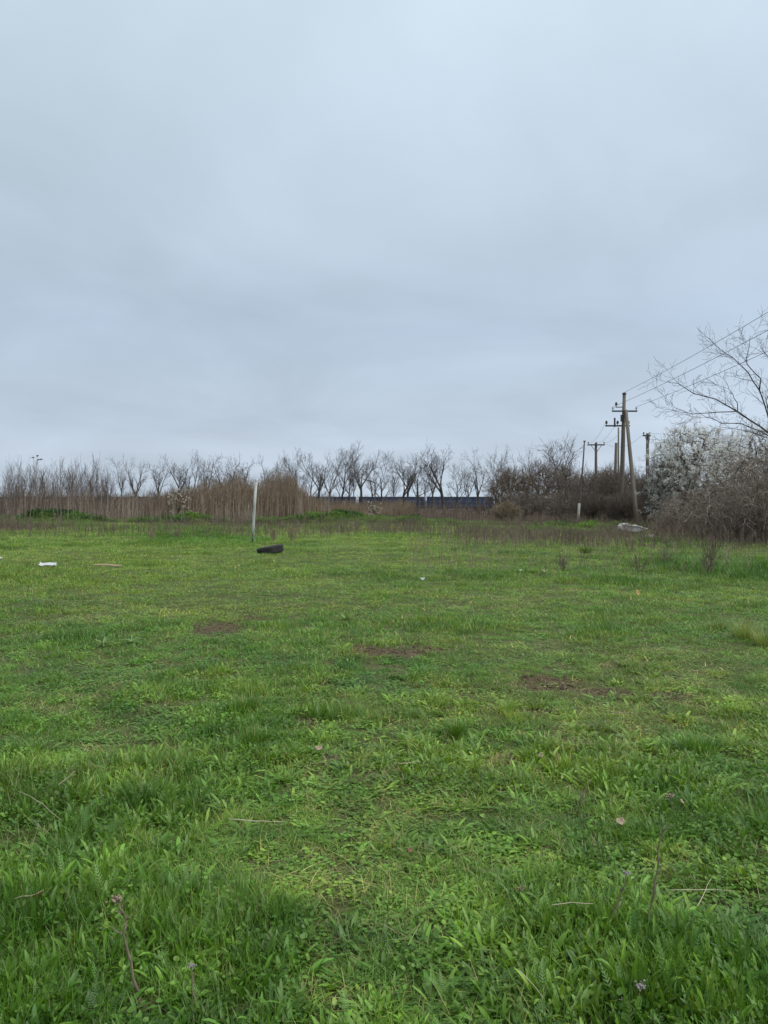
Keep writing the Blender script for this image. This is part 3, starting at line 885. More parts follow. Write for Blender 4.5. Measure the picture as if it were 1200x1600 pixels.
# near bare tree whose limbs reach in from the right
def near_tree():
    d = 25.0; rg = random.Random(9)
    base = (wx(1300, d), d + .3)
    r = empty('bare_tree', (base[0], base[1], gz(*base)))
    def P(px, py, dy=0.0):
        q = d + dy; px += 8; py += 12
        return (wx(px, q) - base[0], q - base[1], wz(py, q) - gz(*base))
    trunk = [(0, 0, -.15), (-.05, 0, 1.0), P(1290, 730), P(1268, 700), P(1248, 690)]
    MB().tube(trunk, [.20, .17, .15, .13, .10], 10).build('trunk', M['bark_near'], r, True)
    limbs = [
        ([(1248, 690, 0), (1215, 683, -.2), (1180, 655, -.4), (1144, 631, -.6), (1110, 612, -.5), (1075, 603, -.5), (1050, 587, -.5), (1034, 583, -.5)], .046),
        ([(1240, 688, 0), (1215, 672, .3), (1192, 640, .5), (1178, 598, .6), (1160, 570, .7), (1136, 547, .8), (1118, 536, .9), (1096, 515, .9)], .042),
        ([(1144, 631, -.6), (1115, 632, -.7), (1085, 634, -.8), (1065, 633, -.7), (1045, 625, -.7), (1038, 612, -.7)], .022),
        ([(1178, 598, .6), (1180, 580, .4), (1165, 565, .3), (1157, 548, .2), (1162, 528, .2), (1163, 512, .2)], .026),
        ([(1215, 683, -.2), (1180, 662, .4), (1150, 650, .6), (1120, 650, .8), (1095, 640, .9), (1075, 625, .9)], .028),
        ([(1248, 690, 0), (1235, 640, .2), (1222, 590, -.2), (1205, 560, -.4), (1186, 540, -.5), (1178, 528, -.5)], .040),
        ([(1215, 672, .3), (1200, 650, -.4), (1188, 615, -.7), (1200, 590, -.8), (1196, 560, -.8)], .03),
        ([(1144, 631, -.6), (1138, 610, -.5), (1130, 596, -.4), (1126, 585, -.4)], .018),
        ([(1260, 700, 0), (1225, 690, -.5), (1190, 672, -.9), (1150, 660, -1.1), (1115, 655, -1.2)], .028),
        ([(1248, 690, 0), (1275, 640, .3), (1272, 590, .5), (1290, 540, .6)], .07),
        ([(1290, 720, 0), (1345, 660, .3), (1360, 610, .5), (1395, 560, .6)], .08),
        ([(1290, 735, 0), (1330, 690, 1.2), (1352, 640, 2.2), (1360, 590, 2.8)], .06),
    ]
    S = dict(seg=[5, 4, 3], wig=[.06, .07, .08], up=[.05, .05, .05], tap=[.4, .4, .5], kids=[4, 3], t0=[.2, .2],
             ang=[(25, 60), (25, 60), (25, 60)], lr=[.55, .55, .5], rr=[.65, .7, .7])
    cr = MB()
    for pl, r0 in limbs:
        pts = [P(*q) for q in pl]
        # smooth the limb with midpoints that wander a little
        fine = []
        for a, b in zip(pts[:-1], pts[1:]):
            fine.append(a)
            fine.append(tuple((a[m] + b[m]) / 2 + rg.gauss(0, .02) for m in range(3)))
        fine.append(pts[-1])
        n = len(fine); rad = [r0 * .68 * (1 - .88 * i / (n - 1)) + .003 for i in range(n)]
        br = MB().tube(fine, rad, 7)
        out = {}
        for i in range(3, n - 1):
            for c in range(1):
                dv = norm(tuple(fine[i + 1][m] - fine[i][m] for m in range(3)))
                dd = deflect(dv, math.radians(rg.uniform(25, 60)), rg.uniform(0, 6.28))
                grow(out, rg, fine[i], dd, rg.uniform(.35, .95), max(.0045, rad[i] * .45), 0, S, .0036)
        for lv in out:
            add_polys(br, out[lv], 4 if lv == 0 else 3)
        br.build('branch', M['bark_near'], r, True)
    tag(r, 'near leafless tree whose bare branches reach in from the right edge', 'tree')


near_tree()

# ------------------------------------------------------------------ poles and wires
def insulator(parent, x, y, z, up=True, mat='insulator', s=1.0):
    m = MB().lathe([(0, 0), (.02 * s, 0), (.02 * s, .08 * s), (.07 * s, .09 * s), (.085 * s, .14 * s), (.06 * s, .17 * s), (.075 * s, .21 * s), (.05 * s, .27 * s), (0, .28 * s)], 10, 'z', (x, y, z))
    return m.build('insulator', M[mat], parent, True)


def main_pole():
    d = 58.0; x = wx(970, d); g = gz(x, d)
    r = empty('utility_pole', (x, d, g))
    H = wz(616, d) - g
    tx = wx(975, d) - x
    MB().tube([(0, 0, -.3), (tx * .3, 0, H * .3), (tx * .65, 0, H * .65), (tx, 0, H)], [.20, .18, .155, .12], 12).build('shaft', M['pole_wood'], r, True)
    MB().lathe([(0, .0), (.17, .0), (.16, .07), (.08, .13), (0, .15)], 12, 'z', (tx, 0, H - .01)).build('cap', M['steel_dark'], r)
    bx0, bz0 = wx(973, d) - x, wz(642, d) - g
    fx = wx(996, 54) - x
    MB().tube([(fx, -4.0, -.2), (fx * .7 + (bx0 + .14) * .3, -2.9, bz0 * .3 - .14), (fx * .35 + (bx0 + .14) * .65, -1.58, bz0 * .65 - .07), (bx0 + .14, -.28, bz0)], [.16, .15, .135, .115], 12).build('brace', M['pole_wood'], r, True)
    # upper crossarm
    z1 = wz(643, d) - g
    a0, a1 = wx(955, d) - x, wx(994, d) - x
    arm = MB().box(((a0 + a1) / 2, -.16, z1), (a1 - a0, .10, .11)).build('crossarm', M['steel_dark'], r)
    for ax in (a0 + .06, a1 - .06):
        insulator(arm, ax, -.16, z1 + .055, mat='glass_insulator')
    z2 = wz(639, d) - g; b0 = wx(962, d) - x
    arm2 = MB().box(((b0 + tx - .16) / 2, 0.02, z2 + .13), (tx - .10 - b0, .06, .06)).build('bracket', M['steel_dark'], r)
    insulator(arm2, b0 + .03, .02, z2 + .16, s=1.25)
    # lower crossarm
    z3 = wz(665, d) - g
    c0, c1 = wx(947, d) - x, wx(985, d) - x
    arm3 = MB().box(((c0 + c1) / 2, .21, z3), (c1 - c0, .10, .11)).build('crossarm', M['steel_dark'], r)
    for px in (948.5, 966, 983):
        insulator(arm3, wx(px, d) - x, .21, z3 + .055, s=1.2)
    MB().box((wx(961, d) - x, .14, z3 + .25), (.12, .04, .7)).build('steel_plate', M['steel_dark'], r)
    MB().box((.05, -.19, (z1 + z3) / 2), (.28, .09, .5)).build('clamp', M['steel_dark'], r)
    tag(r, 'tall wooden utility pole with a slanting brace and two crossarms', 'utility pole')
    return x, d, g, H, tx, z1, a0, a1, z3, c0, c1


mp = main_pole()


def t_pole(px, d, top, arm, lab, mat, rr=.16, lean=0.0, pins=3):
    x = wx(px, d); g = gz(x, d); r = empty('utility_pole', (x, d, g)); H = wz(top, d) - g
    MB().tube([(-lean, 0, -.3), (-lean * .4, 0, H * .5), (0, 0, H)], [rr * 1.25, rr, rr * .8], 10).build('shaft', M[mat], r, True)
    if arm:
        a0, a1 = wx(arm[0], d) - x, wx(arm[1], d) - x
        am = MB().box(((a0 + a1) / 2, -rr - .04, H - .28), (a1 - a0, .14, .16)).build('crossarm', M['steel_dark'], r)
        for k in range(pins):
            insulator(am, a0 + .1 + (a1 - a0 - .2) * k / max(1, pins - 1), -rr - .04, H - .2, s=1.1)
        b = MB()
        for s_, e_ in ((a0 * .6, -.1), (a1 * .6, .1)):
            b.tube([(s_, -rr - .06, H - .36), (e_ * .8, -rr - .02, H - 1.15)], .035, 5)
        b.build('stay', M['steel_dark'], r)
    tag(r, lab, 'utility pole')
    return x, d, g + H


tp = t_pole(931, 100, 692, (917, 944), 'farther utility pole with one wide dark crossarm, left of the braced pole', 'pole_dark', .19)
rp = t_pole(1011.5, 85, 677, (1003, 1015), 'dark utility pole with a short crossarm, left of the blossoming tree', 'pole_dark', .19, 0, 2)
t_pole(966, 66, 668, None, 'slim pale pole standing close behind the braced utility pole', 'pole_wood', .075)
t_pole(962.5, 63, 692, None, 'short dark broken-off pole behind the braced utility pole', 'pole_dark', .13, .2)
# thin whitewashed pole
d = 56; x = wx(903, d); g = gz(x, d)
r = empty('service_pole', (x, d, g)); tx = wx(913, d) - x; H = wz(690, d) - g
MB().tube([(0, 0, -.2), (tx * .25, 0, H * .33), (tx * .75, 0, H * .7), (tx, 0, H)], [.085, .075, .058, .045], 10).build('shaft', M['pole_dark'], r, True)
MB().tube([(0, 0, .1), (tx * .2, 0, H * .27)], [.103, .093], 10).build('whitewashed_base', M['whitewash'], r, True)
MB().box((tx, 0, H + .03), (.16, .16, .06)).build('cap', M['steel_dark'], r)
tag(r, 'thin leaning pole with a whitewashed base, left of the utility poles', 'pole')


def wire(p0, p1, sag, label, n=24, rad=.012):
    pts = []
    for i in range(n + 1):
        t = i / n
        pts.append((p0[0] + (p1[0] - p0[0]) * t, p0[1] + (p1[1] - p0[1]) * t, p0[2] + (p1[2] - p0[2]) * t - sag * 4 * t * (1 - t)))
    o = MB().tube(pts, rad, 5).build('wire', M['wire'], None, True)
    tag(o, label, 'wire', 'overhead wires')


X0, D0, G0, H0, TX0, Z1, A0, A1, Z3, C0, C1 = mp
# the line runs from the braced pole over the camera's right to the next pole, out of frame
NX, NY = 15.5, 14.0
wire((X0 + TX0, D0, G0 + H0 + .13), (NX, NY, 10.3), .30, 'highest overhead wire rising from the braced pole\'s top to the right', 30, .0125)
wire((X0 + A0 + .06, D0 - .16, G0 + Z1 + .32), (NX - .95, NY, 8.9), .30, 'middle overhead wire rising from the braced pole to the right', 30, .0125)
wire((X0 + A1 - .06, D0 - .16, G0 + Z1 + .32), (NX + .95, NY, 8.9), .30, 'lowest overhead wire rising from the braced pole to the right', 30, .0125)
for k, (cx, lab) in enumerate([(948.5, 'left wire sagging from the lower crossarm to the farther crossarm pole'),
                               (966, 'middle wire sagging from the lower crossarm to the farther crossarm pole'),
                               (983, 'right wire sagging from the lower crossarm to the farther crossarm pole')]):
    wire((X0 + wx(cx, D0) - X0, D0 + .21, G0 + Z3 + .36), (tp[0] + (-1.0, 0, 1.0)[k], tp[1] - .22, tp[2] + .02), .5, lab, 18, .010)
wire((rp[0] + .1, rp[1] - .2, rp[2] - .02), (rp[0] + 22, rp[1] - 6, rp[2] - .3), .35, 'upper thin wire running right from the short-armed dark pole', 18, .012)
wire((rp[0] + .1, rp[1] - .2, rp[2] - .7), (rp[0] + 22, rp[1] - 6, rp[2] - 1.0), .35, 'lower thin wire running right from the short-armed dark pole', 18, .012)
wire((rp[0] - .5, rp[1] - .2, rp[2] - .1), (tp[0] + 1.1, tp[1] - .2, tp[2] - .1), .9, 'thin wire between the short-armed dark pole and the farther pole', 18, .012)

# railway bracket mast among the far trees
d = 150; x = wx(586, d)
r = empty('signal_mast', (x, d, 0)); H = wz(754, d)
MB().box((0, 0, H / 2), (.24, .24, H)).build('post', M['pole_dark'], r)
MB().tube([(.1, 0, H - .1), (-.8, 0, H + .25), (-2.4, 0, H + .72)], [.12, .12, .09], 6).build('arm', M['pole_dark'], r)
tag(r, 'dark angled railway mast with a sloping arm among the far trees', 'mast')

# ------------------------------------------------------------------ uncountable growth (stuff)
def stalks(name, mat, n, fpos, fh, r0, lean, label, twig=0, seed=1, twlen=.3):
    g = np.random.default_rng(seed)
    x, y = fpos(g, n); h = fh(g, x, y); z = hfun(x, y)
    n = len(x)
    a = g.uniform(0, 6.283, n); l = np.abs(g.normal(0, lean, n))
    dx, dy = np.cos(a) * l, np.sin(a) * l
    P = np.stack([np.stack([x, y, z - .05], 1), np.stack([x + dx * h * .4, y + dy * h * .4, z + h * .5], 1),
                  np.stack([x + dx * h * 1.1, y + dy * h * 1.1, z + h], 1)], 1)
    r = r0 * g.uniform(.6, 1.4, n)
    mb = MB(); V, F = tube_batch(P, np.stack([r, r * .8, r * .3], 1), 3); mb.add(V, F)
    if twig:
        k = np.repeat(np.arange(n), twig); t = g.uniform(.3, .98, len(k))[:, None]
        p = np.where(t < .5, P[k, 0] + (P[k, 1] - P[k, 0]) * t * 2, P[k, 1] + (P[k, 2] - P[k, 1]) * (t - .5) * 2)
        b = g.uniform(0, 6.283, len(k)); tl = (twlen * h[k] * g.uniform(.4, 1.2, len(k)))[:, None]
        q = p + np.stack([np.cos(b) * .55, np.sin(b) * .55, g.uniform(.5, 1, len(k))], 1) * tl
        V, F = tube_batch(np.stack([p, q], 1), np.stack([r[k] * .55, r[k] * .3], 1), 3); mb.add(V, F)
    o = mb.build(name, mat); o['kind'] = 'stuff'; tag(o, label, name.replace('_', ' ').split()[-1])
    return o


def px_band(px0, px1, y0, y1, nz=None):
    def f(g, n):
        y = np.sqrt(g.uniform(y0 ** 2, y1 ** 2, n)); px = g.uniform(px0, px1, n)
        x = (px - 600) / FPX * y
        if nz:
            keep = fbm(x, y, nz[0], nz[1], 2) > nz[2]
            x, y = x[keep], y[keep]
        return x, y
    return f


# brushwood under the saplings and along the whole left background
stalks('brushwood', M['brush_brown'], 5200, px_band(-60, 310, 76, 102), lambda g, x, y: g.uniform(1.0, 3.0, len(x)) * (.65 + .7 * fbm(x, y, .25, 8, 2)), .015, .11,
       'dark brown brushwood filling the left thicket under the saplings', 4, 1, .28)
stalks('dry_stems', M['reed_grey'], 1100, px_band(-60, 520, 57, 76, (.12, 5, .42)), lambda g, x, y: g.uniform(.6, 3.2, len(x)) * np.interp(y, [57, 70], [.55, 1]) * (.75 + .5 * fbm(x, y, .25, 8, 2)), .022, .09,
       'pale dry stems standing in front of the dark left brushwood', 2, 11, .25)


def reed_h(g, x, y):
    px = x / y * FPX + 600
    prof = np.interp(px, [225, 262, 300, 335, 372, 400, 425, 452, 470, 500, 520, 650], [2.2, 2.9, 3.2, 4.2, 4.3, 3.8, 5.0, 4.6, 3.2, 2.3, 2.05, 1.8])
    return prof * np.where(px > 480, g.uniform(.38, 1.06, len(x)), g.uniform(.55, 1.04, len(x))) * (.72 + .55 * fbm(x, y, .5, 4, 2))


stalks('dry_reeds', M['reed_gold'], 3000, px_band(228, 478, 74, 88), reed_h, .020, .045, 'tall golden-brown reeds standing behind the white post', 3, 2, .16)
stalks('dark_reeds', M['brush_brown'], 2800, px_band(232, 474, 77, 92), lambda g, x, y: reed_h(g, x, y) * 1.03, .018, .06, 'darker brown stems deep inside the tall reeds', 4, 22, .2)
stalks('dry_reeds', M['reed_gold'], 3600, px_band(455, 648, 76, 100), reed_h, .018, .06, 'lower tan reeds in front of the blue train', 2, 3, .25)
stalks('dry_brush', M['weed_purple'], 2600, px_band(600, 1030, 78, 100), lambda g, x, y: g.uniform(.5, 1.5, len(x)) * np.where(x / y < .135, 1.35, 1) * (.5 + 1.0 * fbm(x, y, .2, 9, 2)), .014, .18, 'low brown brush below the blue train and the bushes', 4, 4, .4)


def weed_pos(g, n):
    y = g.uniform(22 ** 1.2, 76 ** 1.2, n) ** (1 / 1.2); x = g.uniform(-.62, .62, n) * y
    keep = g.random(n) < weed_cover(x, y)
    return x[keep], y[keep]


stalks('dry_weeds', M['weed_purple'], 60000, weed_pos, lambda g, x, y: g.uniform(.20, .75, len(x)) * (.35 + 1.1 * fbm(x, y, .45, 14, 2)) * np.where(y > 54, 1.25, 1), .0065, .16,
       'purple-brown dead weeds in a band across the far field', 4, 5, .45)
stalks('dry_weeds', M['weed_tan'], 1500, lambda g, n: (lambda y, px: ((px - 600) / FPX * y, y))(g.uniform(16, 40, n), g.uniform(640, 1230, n)),
       lambda g, x, y: g.uniform(.12, .45, len(x)), .005, .2, 'scattered thin tan dead weeds on the right of the field', 3, 6, .45)
# far wood on the horizon
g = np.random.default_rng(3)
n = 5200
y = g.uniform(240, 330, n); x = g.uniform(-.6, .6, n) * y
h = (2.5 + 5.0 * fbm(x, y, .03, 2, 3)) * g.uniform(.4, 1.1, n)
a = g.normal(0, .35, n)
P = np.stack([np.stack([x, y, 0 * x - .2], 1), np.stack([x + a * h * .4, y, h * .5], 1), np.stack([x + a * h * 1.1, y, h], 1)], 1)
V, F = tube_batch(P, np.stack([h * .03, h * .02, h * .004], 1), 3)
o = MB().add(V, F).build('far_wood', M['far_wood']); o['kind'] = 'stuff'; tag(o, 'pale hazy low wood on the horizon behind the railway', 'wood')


# ------------------------------------------------------------------ grass
GREENS = [(.100, .172, .030), (.122, .198, .034), (.082, .146, .028), (.142, .205, .045), (.108, .162, .044), (.094, .182, .026)]


def leaf(mb, rg, base, az, L, W, lean, bend, col, nseg=4, prof='blade', fold=0.0):
    """one leaf: curved ribbon with a width profile; fold lifts its edges"""
    tw = rg.uniform(-.5, .5)
    wdir = (-math.sin(az + tw), math.cos(az + tw)); hd = (math.cos(az), math.sin(az))
    p = list(base); V = []; st = L / nseg
    for i in range(nseg + 1):
        t = i / nseg; an = lean + bend * t
        if prof == 'blade':
            w = W * (1 - t) ** .7 * (.65 + .35 * min(1, t * 4)) + W * .03
        elif prof == 'lance':
            w = W * (math.sin(math.pi * (t * .70 + .14)) ** 1.1) * (1 if t < 1 else .38)
        else:
            w = W * max(.12, math.sin(math.pi * (t * .9 + .07)))
        V += [(p[0] - wdir[0] * w / 2, p[1] - wdir[1] * w / 2, p[2] + w * fold), ]
        if fold:
            V += [tuple(p)]
        V += [(p[0] + wdir[0] * w / 2, p[1] + wdir[1] * w / 2, p[2] + w * fold)]
        p[0] += hd[0] * math.sin(an) * st; p[1] += hd[1] * math.sin(an) * st; p[2] += math.cos(an) * st
    k = 3 if fold else 2
    F = []
    for i in range(nseg):
        for j in range(k - 1):
            F.append((i * k + j, i * k + j + 1, (i + 1) * k + j + 1, (i + 1) * k + j))
    mb.add(V, F, col)


def vary(rg, c, s=.30):
    f = rg.uniform(1 - s, 1 + s); h = rg.uniform(-.1, .1)
    return (c[0] * f * (1 + h), c[1] * f, c[2] * f * (1 - h), 1)


STRAW = [(.30, .25, .14), (.22, .18, .10), (.36, .31, .19)]


def t_fine(rg, n=42, R=.075, h=.085, w=.0032, dry=.13):
    mb = MB()
    for i in range(n):
        a = rg.uniform(0, 6.28); q = R * math.sqrt(rg.random())
        c = vary(rg, rg.choice(STRAW) if rg.random() < dry else rg.choice(GREENS))
        leaf(mb, rg, (math.cos(a) * q, math.sin(a) * q, -.008), rg.uniform(0, 6.28), h * rg.uniform(.55, 1.35), w * rg.uniform(.7, 1.3), rg.uniform(.05, .5), rg.uniform(.2, 1.5), c, 4)
    return mb


def t_lance(rg, n=19, h=.082, w=.0132):
    mb = MB()
    for i in range(n):
        a = rg.uniform(0, 6.28); q = rg.uniform(.0, .075)
        c = vary(rg, rg.choice([(.105, .185, .032), (.122, .205, .036), (.090, .162, .032), (.132, .205, .046)]), .34)
        leaf(mb, rg, (math.cos(a) * q, math.sin(a) * q, -.01), a, h * rg.uniform(.45, 1.25), w * rg.uniform(.5, 1.35), rg.uniform(.05, .8), rg.uniform(.1, 1.5), c, 6, 'lance', rg.uniform(.12, .3))
    for i in range(20):
        a = rg.uniform(0, 6.28); q = .07 * math.sqrt(rg.random())
        leaf(mb, rg, (math.cos(a) * q, math.sin(a) * q, -.008), rg.uniform(0, 6.28), h * rg.uniform(.6, 1.5), .0032, rg.uniform(.05, .5), rg.uniform(.2, 1.2), vary(rg, rg.choice(GREENS)), 4)
    return mb


def t_yarrow(rg, n=6, h=.10):
    mb = MB()
    for i in range(n):
        az = i * 6.28 / n + rg.uniform(-.4, .4); L = h * rg.uniform(.7, 1.2); lean = rg.uniform(.3, .9); bend = rg.uniform(.1, .6)
        c = vary(rg, (.115, .190, .055), .15); p = [rg.uniform(-.02, .02), rg.uniform(-.02, .02), -.005]
        hd = (math.cos(az), math.sin(az)); wd = (-hd[1], hd[0]); N = 14; V = []; F = []
        for k in range(N):
            t = k / (N - 1); an = lean + bend * t; st = L / N
            hw = .011 * math.sin(math.pi * min(1, t * .85 + .12)) + .001
            q = (p[0] + hd[0] * math.sin(an) * st, p[1] + hd[1] * math.sin(an) * st, p[2] + math.cos(an) * st)
            if k > 1:
                for s in (-1, 1):
                    b = len(V)
                    fw = st * .55
                    tip = (p[0] + wd[0] * s * hw + hd[0] * st * .8, p[1] + wd[1] * s * hw + hd[1] * st * .8, p[2] + math.cos(an) * st * .8 + hw * .35)
                    V += [tuple(p), (p[0] + hd[0] * math.sin(an) * fw, p[1] + hd[1] * math.sin(an) * fw, p[2] + math.cos(an) * fw), tip,
                          (tip[0] - hd[0] * fw * .5, tip[1] - hd[1] * fw * .5, tip[2] - fw * .3)]
                    F.append((b, b + 1, b + 2, b + 3))
            b = len(V); e = .0009
            V += [(p[0] - wd[0] * e, p[1] - wd[1] * e, p[2]), (p[0] + wd[0] * e, p[1] + wd[1] * e, p[2]), (q[0] + wd[0] * e, q[1] + wd[1] * e, q[2]), (q[0] - wd[0] * e, q[1] - wd[1] * e, q[2])]
            F.append((b, b + 1, b + 2, b + 3)); p = list(q)
        mb.add(V, F, c)
    for i in range(10):
        a = rg.uniform(0, 6.28); q = .06 * math.sqrt(rg.random())
        leaf(mb, rg, (math.cos(a) * q, math.sin(a) * q, -.008), rg.uniform(0, 6.28), .08 * rg.uniform(.5, 1.05), .0036, rg.uniform(.05, .5), rg.uniform(.2, 1.2), vary(rg, rg.choice(GREENS)), 4)
    return mb


def t_clover(rg, n=46, R=.085, s=.0085):
    mb = MB()
    for i in range(n):
        a = rg.uniform(0, 6.28); q = R * math.sqrt(rg.random()); z = rg.uniform(.008, .045); x, y = math.cos(a) * q, math.sin(a) * q
        c = vary(rg, rg.choice([(.130, .210, .040), (.110, .19, .038), (.150, .220, .050)]), .2)
        tx, ty = rg.gauss(0, .35), rg.gauss(0, .35); e = s * rg.uniform(.6, 1.3); V = [(x, y, z - e * .25)]
        for k in range(6):
            b = k * 1.047 + a; V.append((x + math.cos(b) * e, y + math.sin(b) * e * .8, z + e * (tx * math.cos(b) + ty * math.sin(b))))
        mb.add(V, [(0, 1 + k, 1 + (k + 1) % 6) for k in range(6)], c)
        if i % 3 == 0:
            leaf(mb, rg, (x, y, -.01), a, z + .012, .0014, .05, .1, c, 2)
    for i in range(8):
        a = rg.uniform(0, 6.28); q = R * math.sqrt(rg.random())
        leaf(mb, rg, (math.cos(a) * q, math.sin(a) * q, -.008), rg.uniform(0, 6.28), .05 * rg.uniform(.5, 1.3), .003, rg.uniform(.1, .7), rg.uniform(.3, 1.4), vary(rg, rg.choice(GREENS)), 3)
    return mb


def t_straw(rg, n=16, R=.09):
    mb = MB()
    for i in range(n):
        a = rg.uniform(0, 6.28); q = R * math.sqrt(rg.random())
        leaf(mb, rg, (math.cos(a) * q, math.sin(a) * q, rg.uniform(0, .02)), rg.uniform(0, 6.28), rg.uniform(.05, .13), .0026, rg.uniform(.7, 1.3), rg.uniform(.1, .8), vary(rg, rg.choice(STRAW), .3), 4)
    for i in range(10):
        a = rg.uniform(0, 6.28); q = R * math.sqrt(rg.random())
        leaf(mb, rg, (math.cos(a) * q, math.sin(a) * q, -.008), rg.uniform(0, 6.28), .06 * rg.uniform(.5, 1.3), .003, rg.uniform(.1, .7), rg.uniform(.3, 1.4), vary(rg, rg.choice(GREENS)), 3)
    return mb


def t_far(rg, n=46, R=.16, h=.085, w=.007, dry=.10):
    return t_fine(rg, n, R, h, w, dry)


def t_nettle(rg, n=60):
    mb = MB()
    for i in range(n):
        a = rg.uniform(0, 6.28); q = .28 * math.sqrt(rg.random()); z = rg.uniform(.0, .22)
        leaf(mb, rg, (math.cos(a) * q, math.sin(a) * q, z), rg.uniform(0, 6.28), rg.uniform(.06, .12), rg.uniform(.02, .045), rg.uniform(.3, 1.2), rg.uniform(.2, .9), vary(rg, (.075, .150, .026), .3), 3, 'oval', .15)
    return mb


tr = random.Random(21)
TEMPL = []                       # (kind, builder)
KINDS = {}
for kind, fn, cnt in [('fine', t_fine, 4), ('lance', t_lance, 4), ('yarrow', t_yarrow, 3), ('clover', t_clover, 3), ('straw', t_straw, 3), ('far', t_far, 4), ('nettle', t_nettle, 2)]:
    KINDS[kind] = []
    for c in range(cnt):
        KINDS[kind].append(len(TEMPL)); TEMPL.append(fn(tr))


def scatter_object(name, used, pts, pid, rot, scl, tint, mat, label, cat):
    """one 'stuff' object: leaf clump shapes plus points; geometry nodes set the clumps on the points"""
    mb = MB(); tid = []
    for k in used:
        for V, F, c in zip(TEMPL[k].v, [None] * len(TEMPL[k].v), TEMPL[k].c):
            pass
        base = mb.n
        mb.v += TEMPL[k].v; mb.c += TEMPL[k].c
        mb.f += [F + base for F in TEMPL[k].f]
        mb.n += TEMPL[k].n; tid += [k] * TEMPL[k].n
    n = len(pts); nt_ = mb.n
    mb.v.append(np.asarray(pts, float)); mb.c.append(np.zeros((n, 4))); mb.n += n
    me = mb.mesh(name, mat, True, 'col')
    def attr(nm, ty, arr, key):
        a = me.attributes.new(nm, ty, 'POINT'); a.data.foreach_set(key, arr)
    attr('tid', 'INT', np.concatenate([np.array(tid), np.full(n, -1)]).astype(np.int32), 'value')
    attr('pid', 'INT', np.concatenate([np.full(nt_, -1), pid]).astype(np.int32), 'value')
    z3 = np.zeros((nt_, 3))
    attr('rot', 'FLOAT_VECTOR', np.concatenate([z3, rot]).astype(np.float32).ravel(), 'vector')
    attr('scl', 'FLOAT_VECTOR', np.concatenate([z3, scl]).astype(np.float32).ravel(), 'vector')
    attr('tint', 'FLOAT_VECTOR', np.concatenate([z3, tint]).astype(np.float32).ravel(), 'vector')
    o = link(name, me); o['kind'] = 'stuff'; tag(o, label, cat)
    ng = bpy.data.node_groups.new(name + '_scatter', 'GeometryNodeTree')
    ng.interface.new_socket('Geometry', in_out='INPUT', socket_type='NodeSocketGeometry')
    ng.interface.new_socket('Geometry', in_out='OUTPUT', socket_type='NodeSocketGeometry')
    N = ng.nodes; L = ng.links
    gi = N.new('NodeGroupInput'); go = N.new('NodeGroupOutput'); jn = N.new('GeometryNodeJoinGeometry')
    def named(nm, ty):
        q = N.new('GeometryNodeInputNamedAttribute'); q.data_type = ty; q.inputs['Name'].default_value = nm; return q.outputs['Attribute']
    A_tid, A_pid, A_rot, A_scl = named('tid', 'INT'), named('pid', 'INT'), named('rot', 'FLOAT_VECTOR'), named('scl', 'FLOAT_VECTOR')
    def eq(src, v):
        c = N.new('FunctionNodeCompare'); c.data_type = 'INT'; c.operation = 'EQUAL'
        L.new(src, c.inputs['A'] if c.inputs['A'].enabled else c.inputs[2])
        for s in c.inputs:
            if s.name == 'B' and s.type == 'INT':
                s.default_value = v
        return c.outputs[0]
    def eqi(src, v):
        c = N.new('FunctionNodeCompare'); c.data_type = 'INT'; c.operation = 'EQUAL'
        ia = [s for s in c.inputs if s.type == 'INT']
        L.new(src, ia[0]); ia[1].default_value = v
        return c.outputs[0]
    def sep(cond):
        s = N.new('GeometryNodeSeparateGeometry'); s.domain = 'POINT'
        L.new(gi.outputs[0], s.inputs[0]); L.new(cond, s.inputs['Selection']); return s.outputs['Selection']
    pts_g = sep(eqi(A_tid, -1))
    e2r = N.new('FunctionNodeEulerToRotation'); L.new(A_rot, e2r.inputs[0])
    for k in used:
        ip = N.new('GeometryNodeInstanceOnPoints')
        L.new(pts_g, ip.inputs['Points']); L.new(eqi(A_pid, k), ip.inputs['Selection']); L.new(sep(eqi(A_tid, k)), ip.inputs['Instance'])
        L.new(e2r.outputs[0], ip.inputs['Rotation']); L.new(A_scl, ip.inputs['Scale'])
        L.new(ip.outputs[0], jn.inputs[0])
    L.new(jn.outputs[0], go.inputs[0])
    md = o.modifiers.new('scatter', 'NODES'); md.node_group = ng
    return o


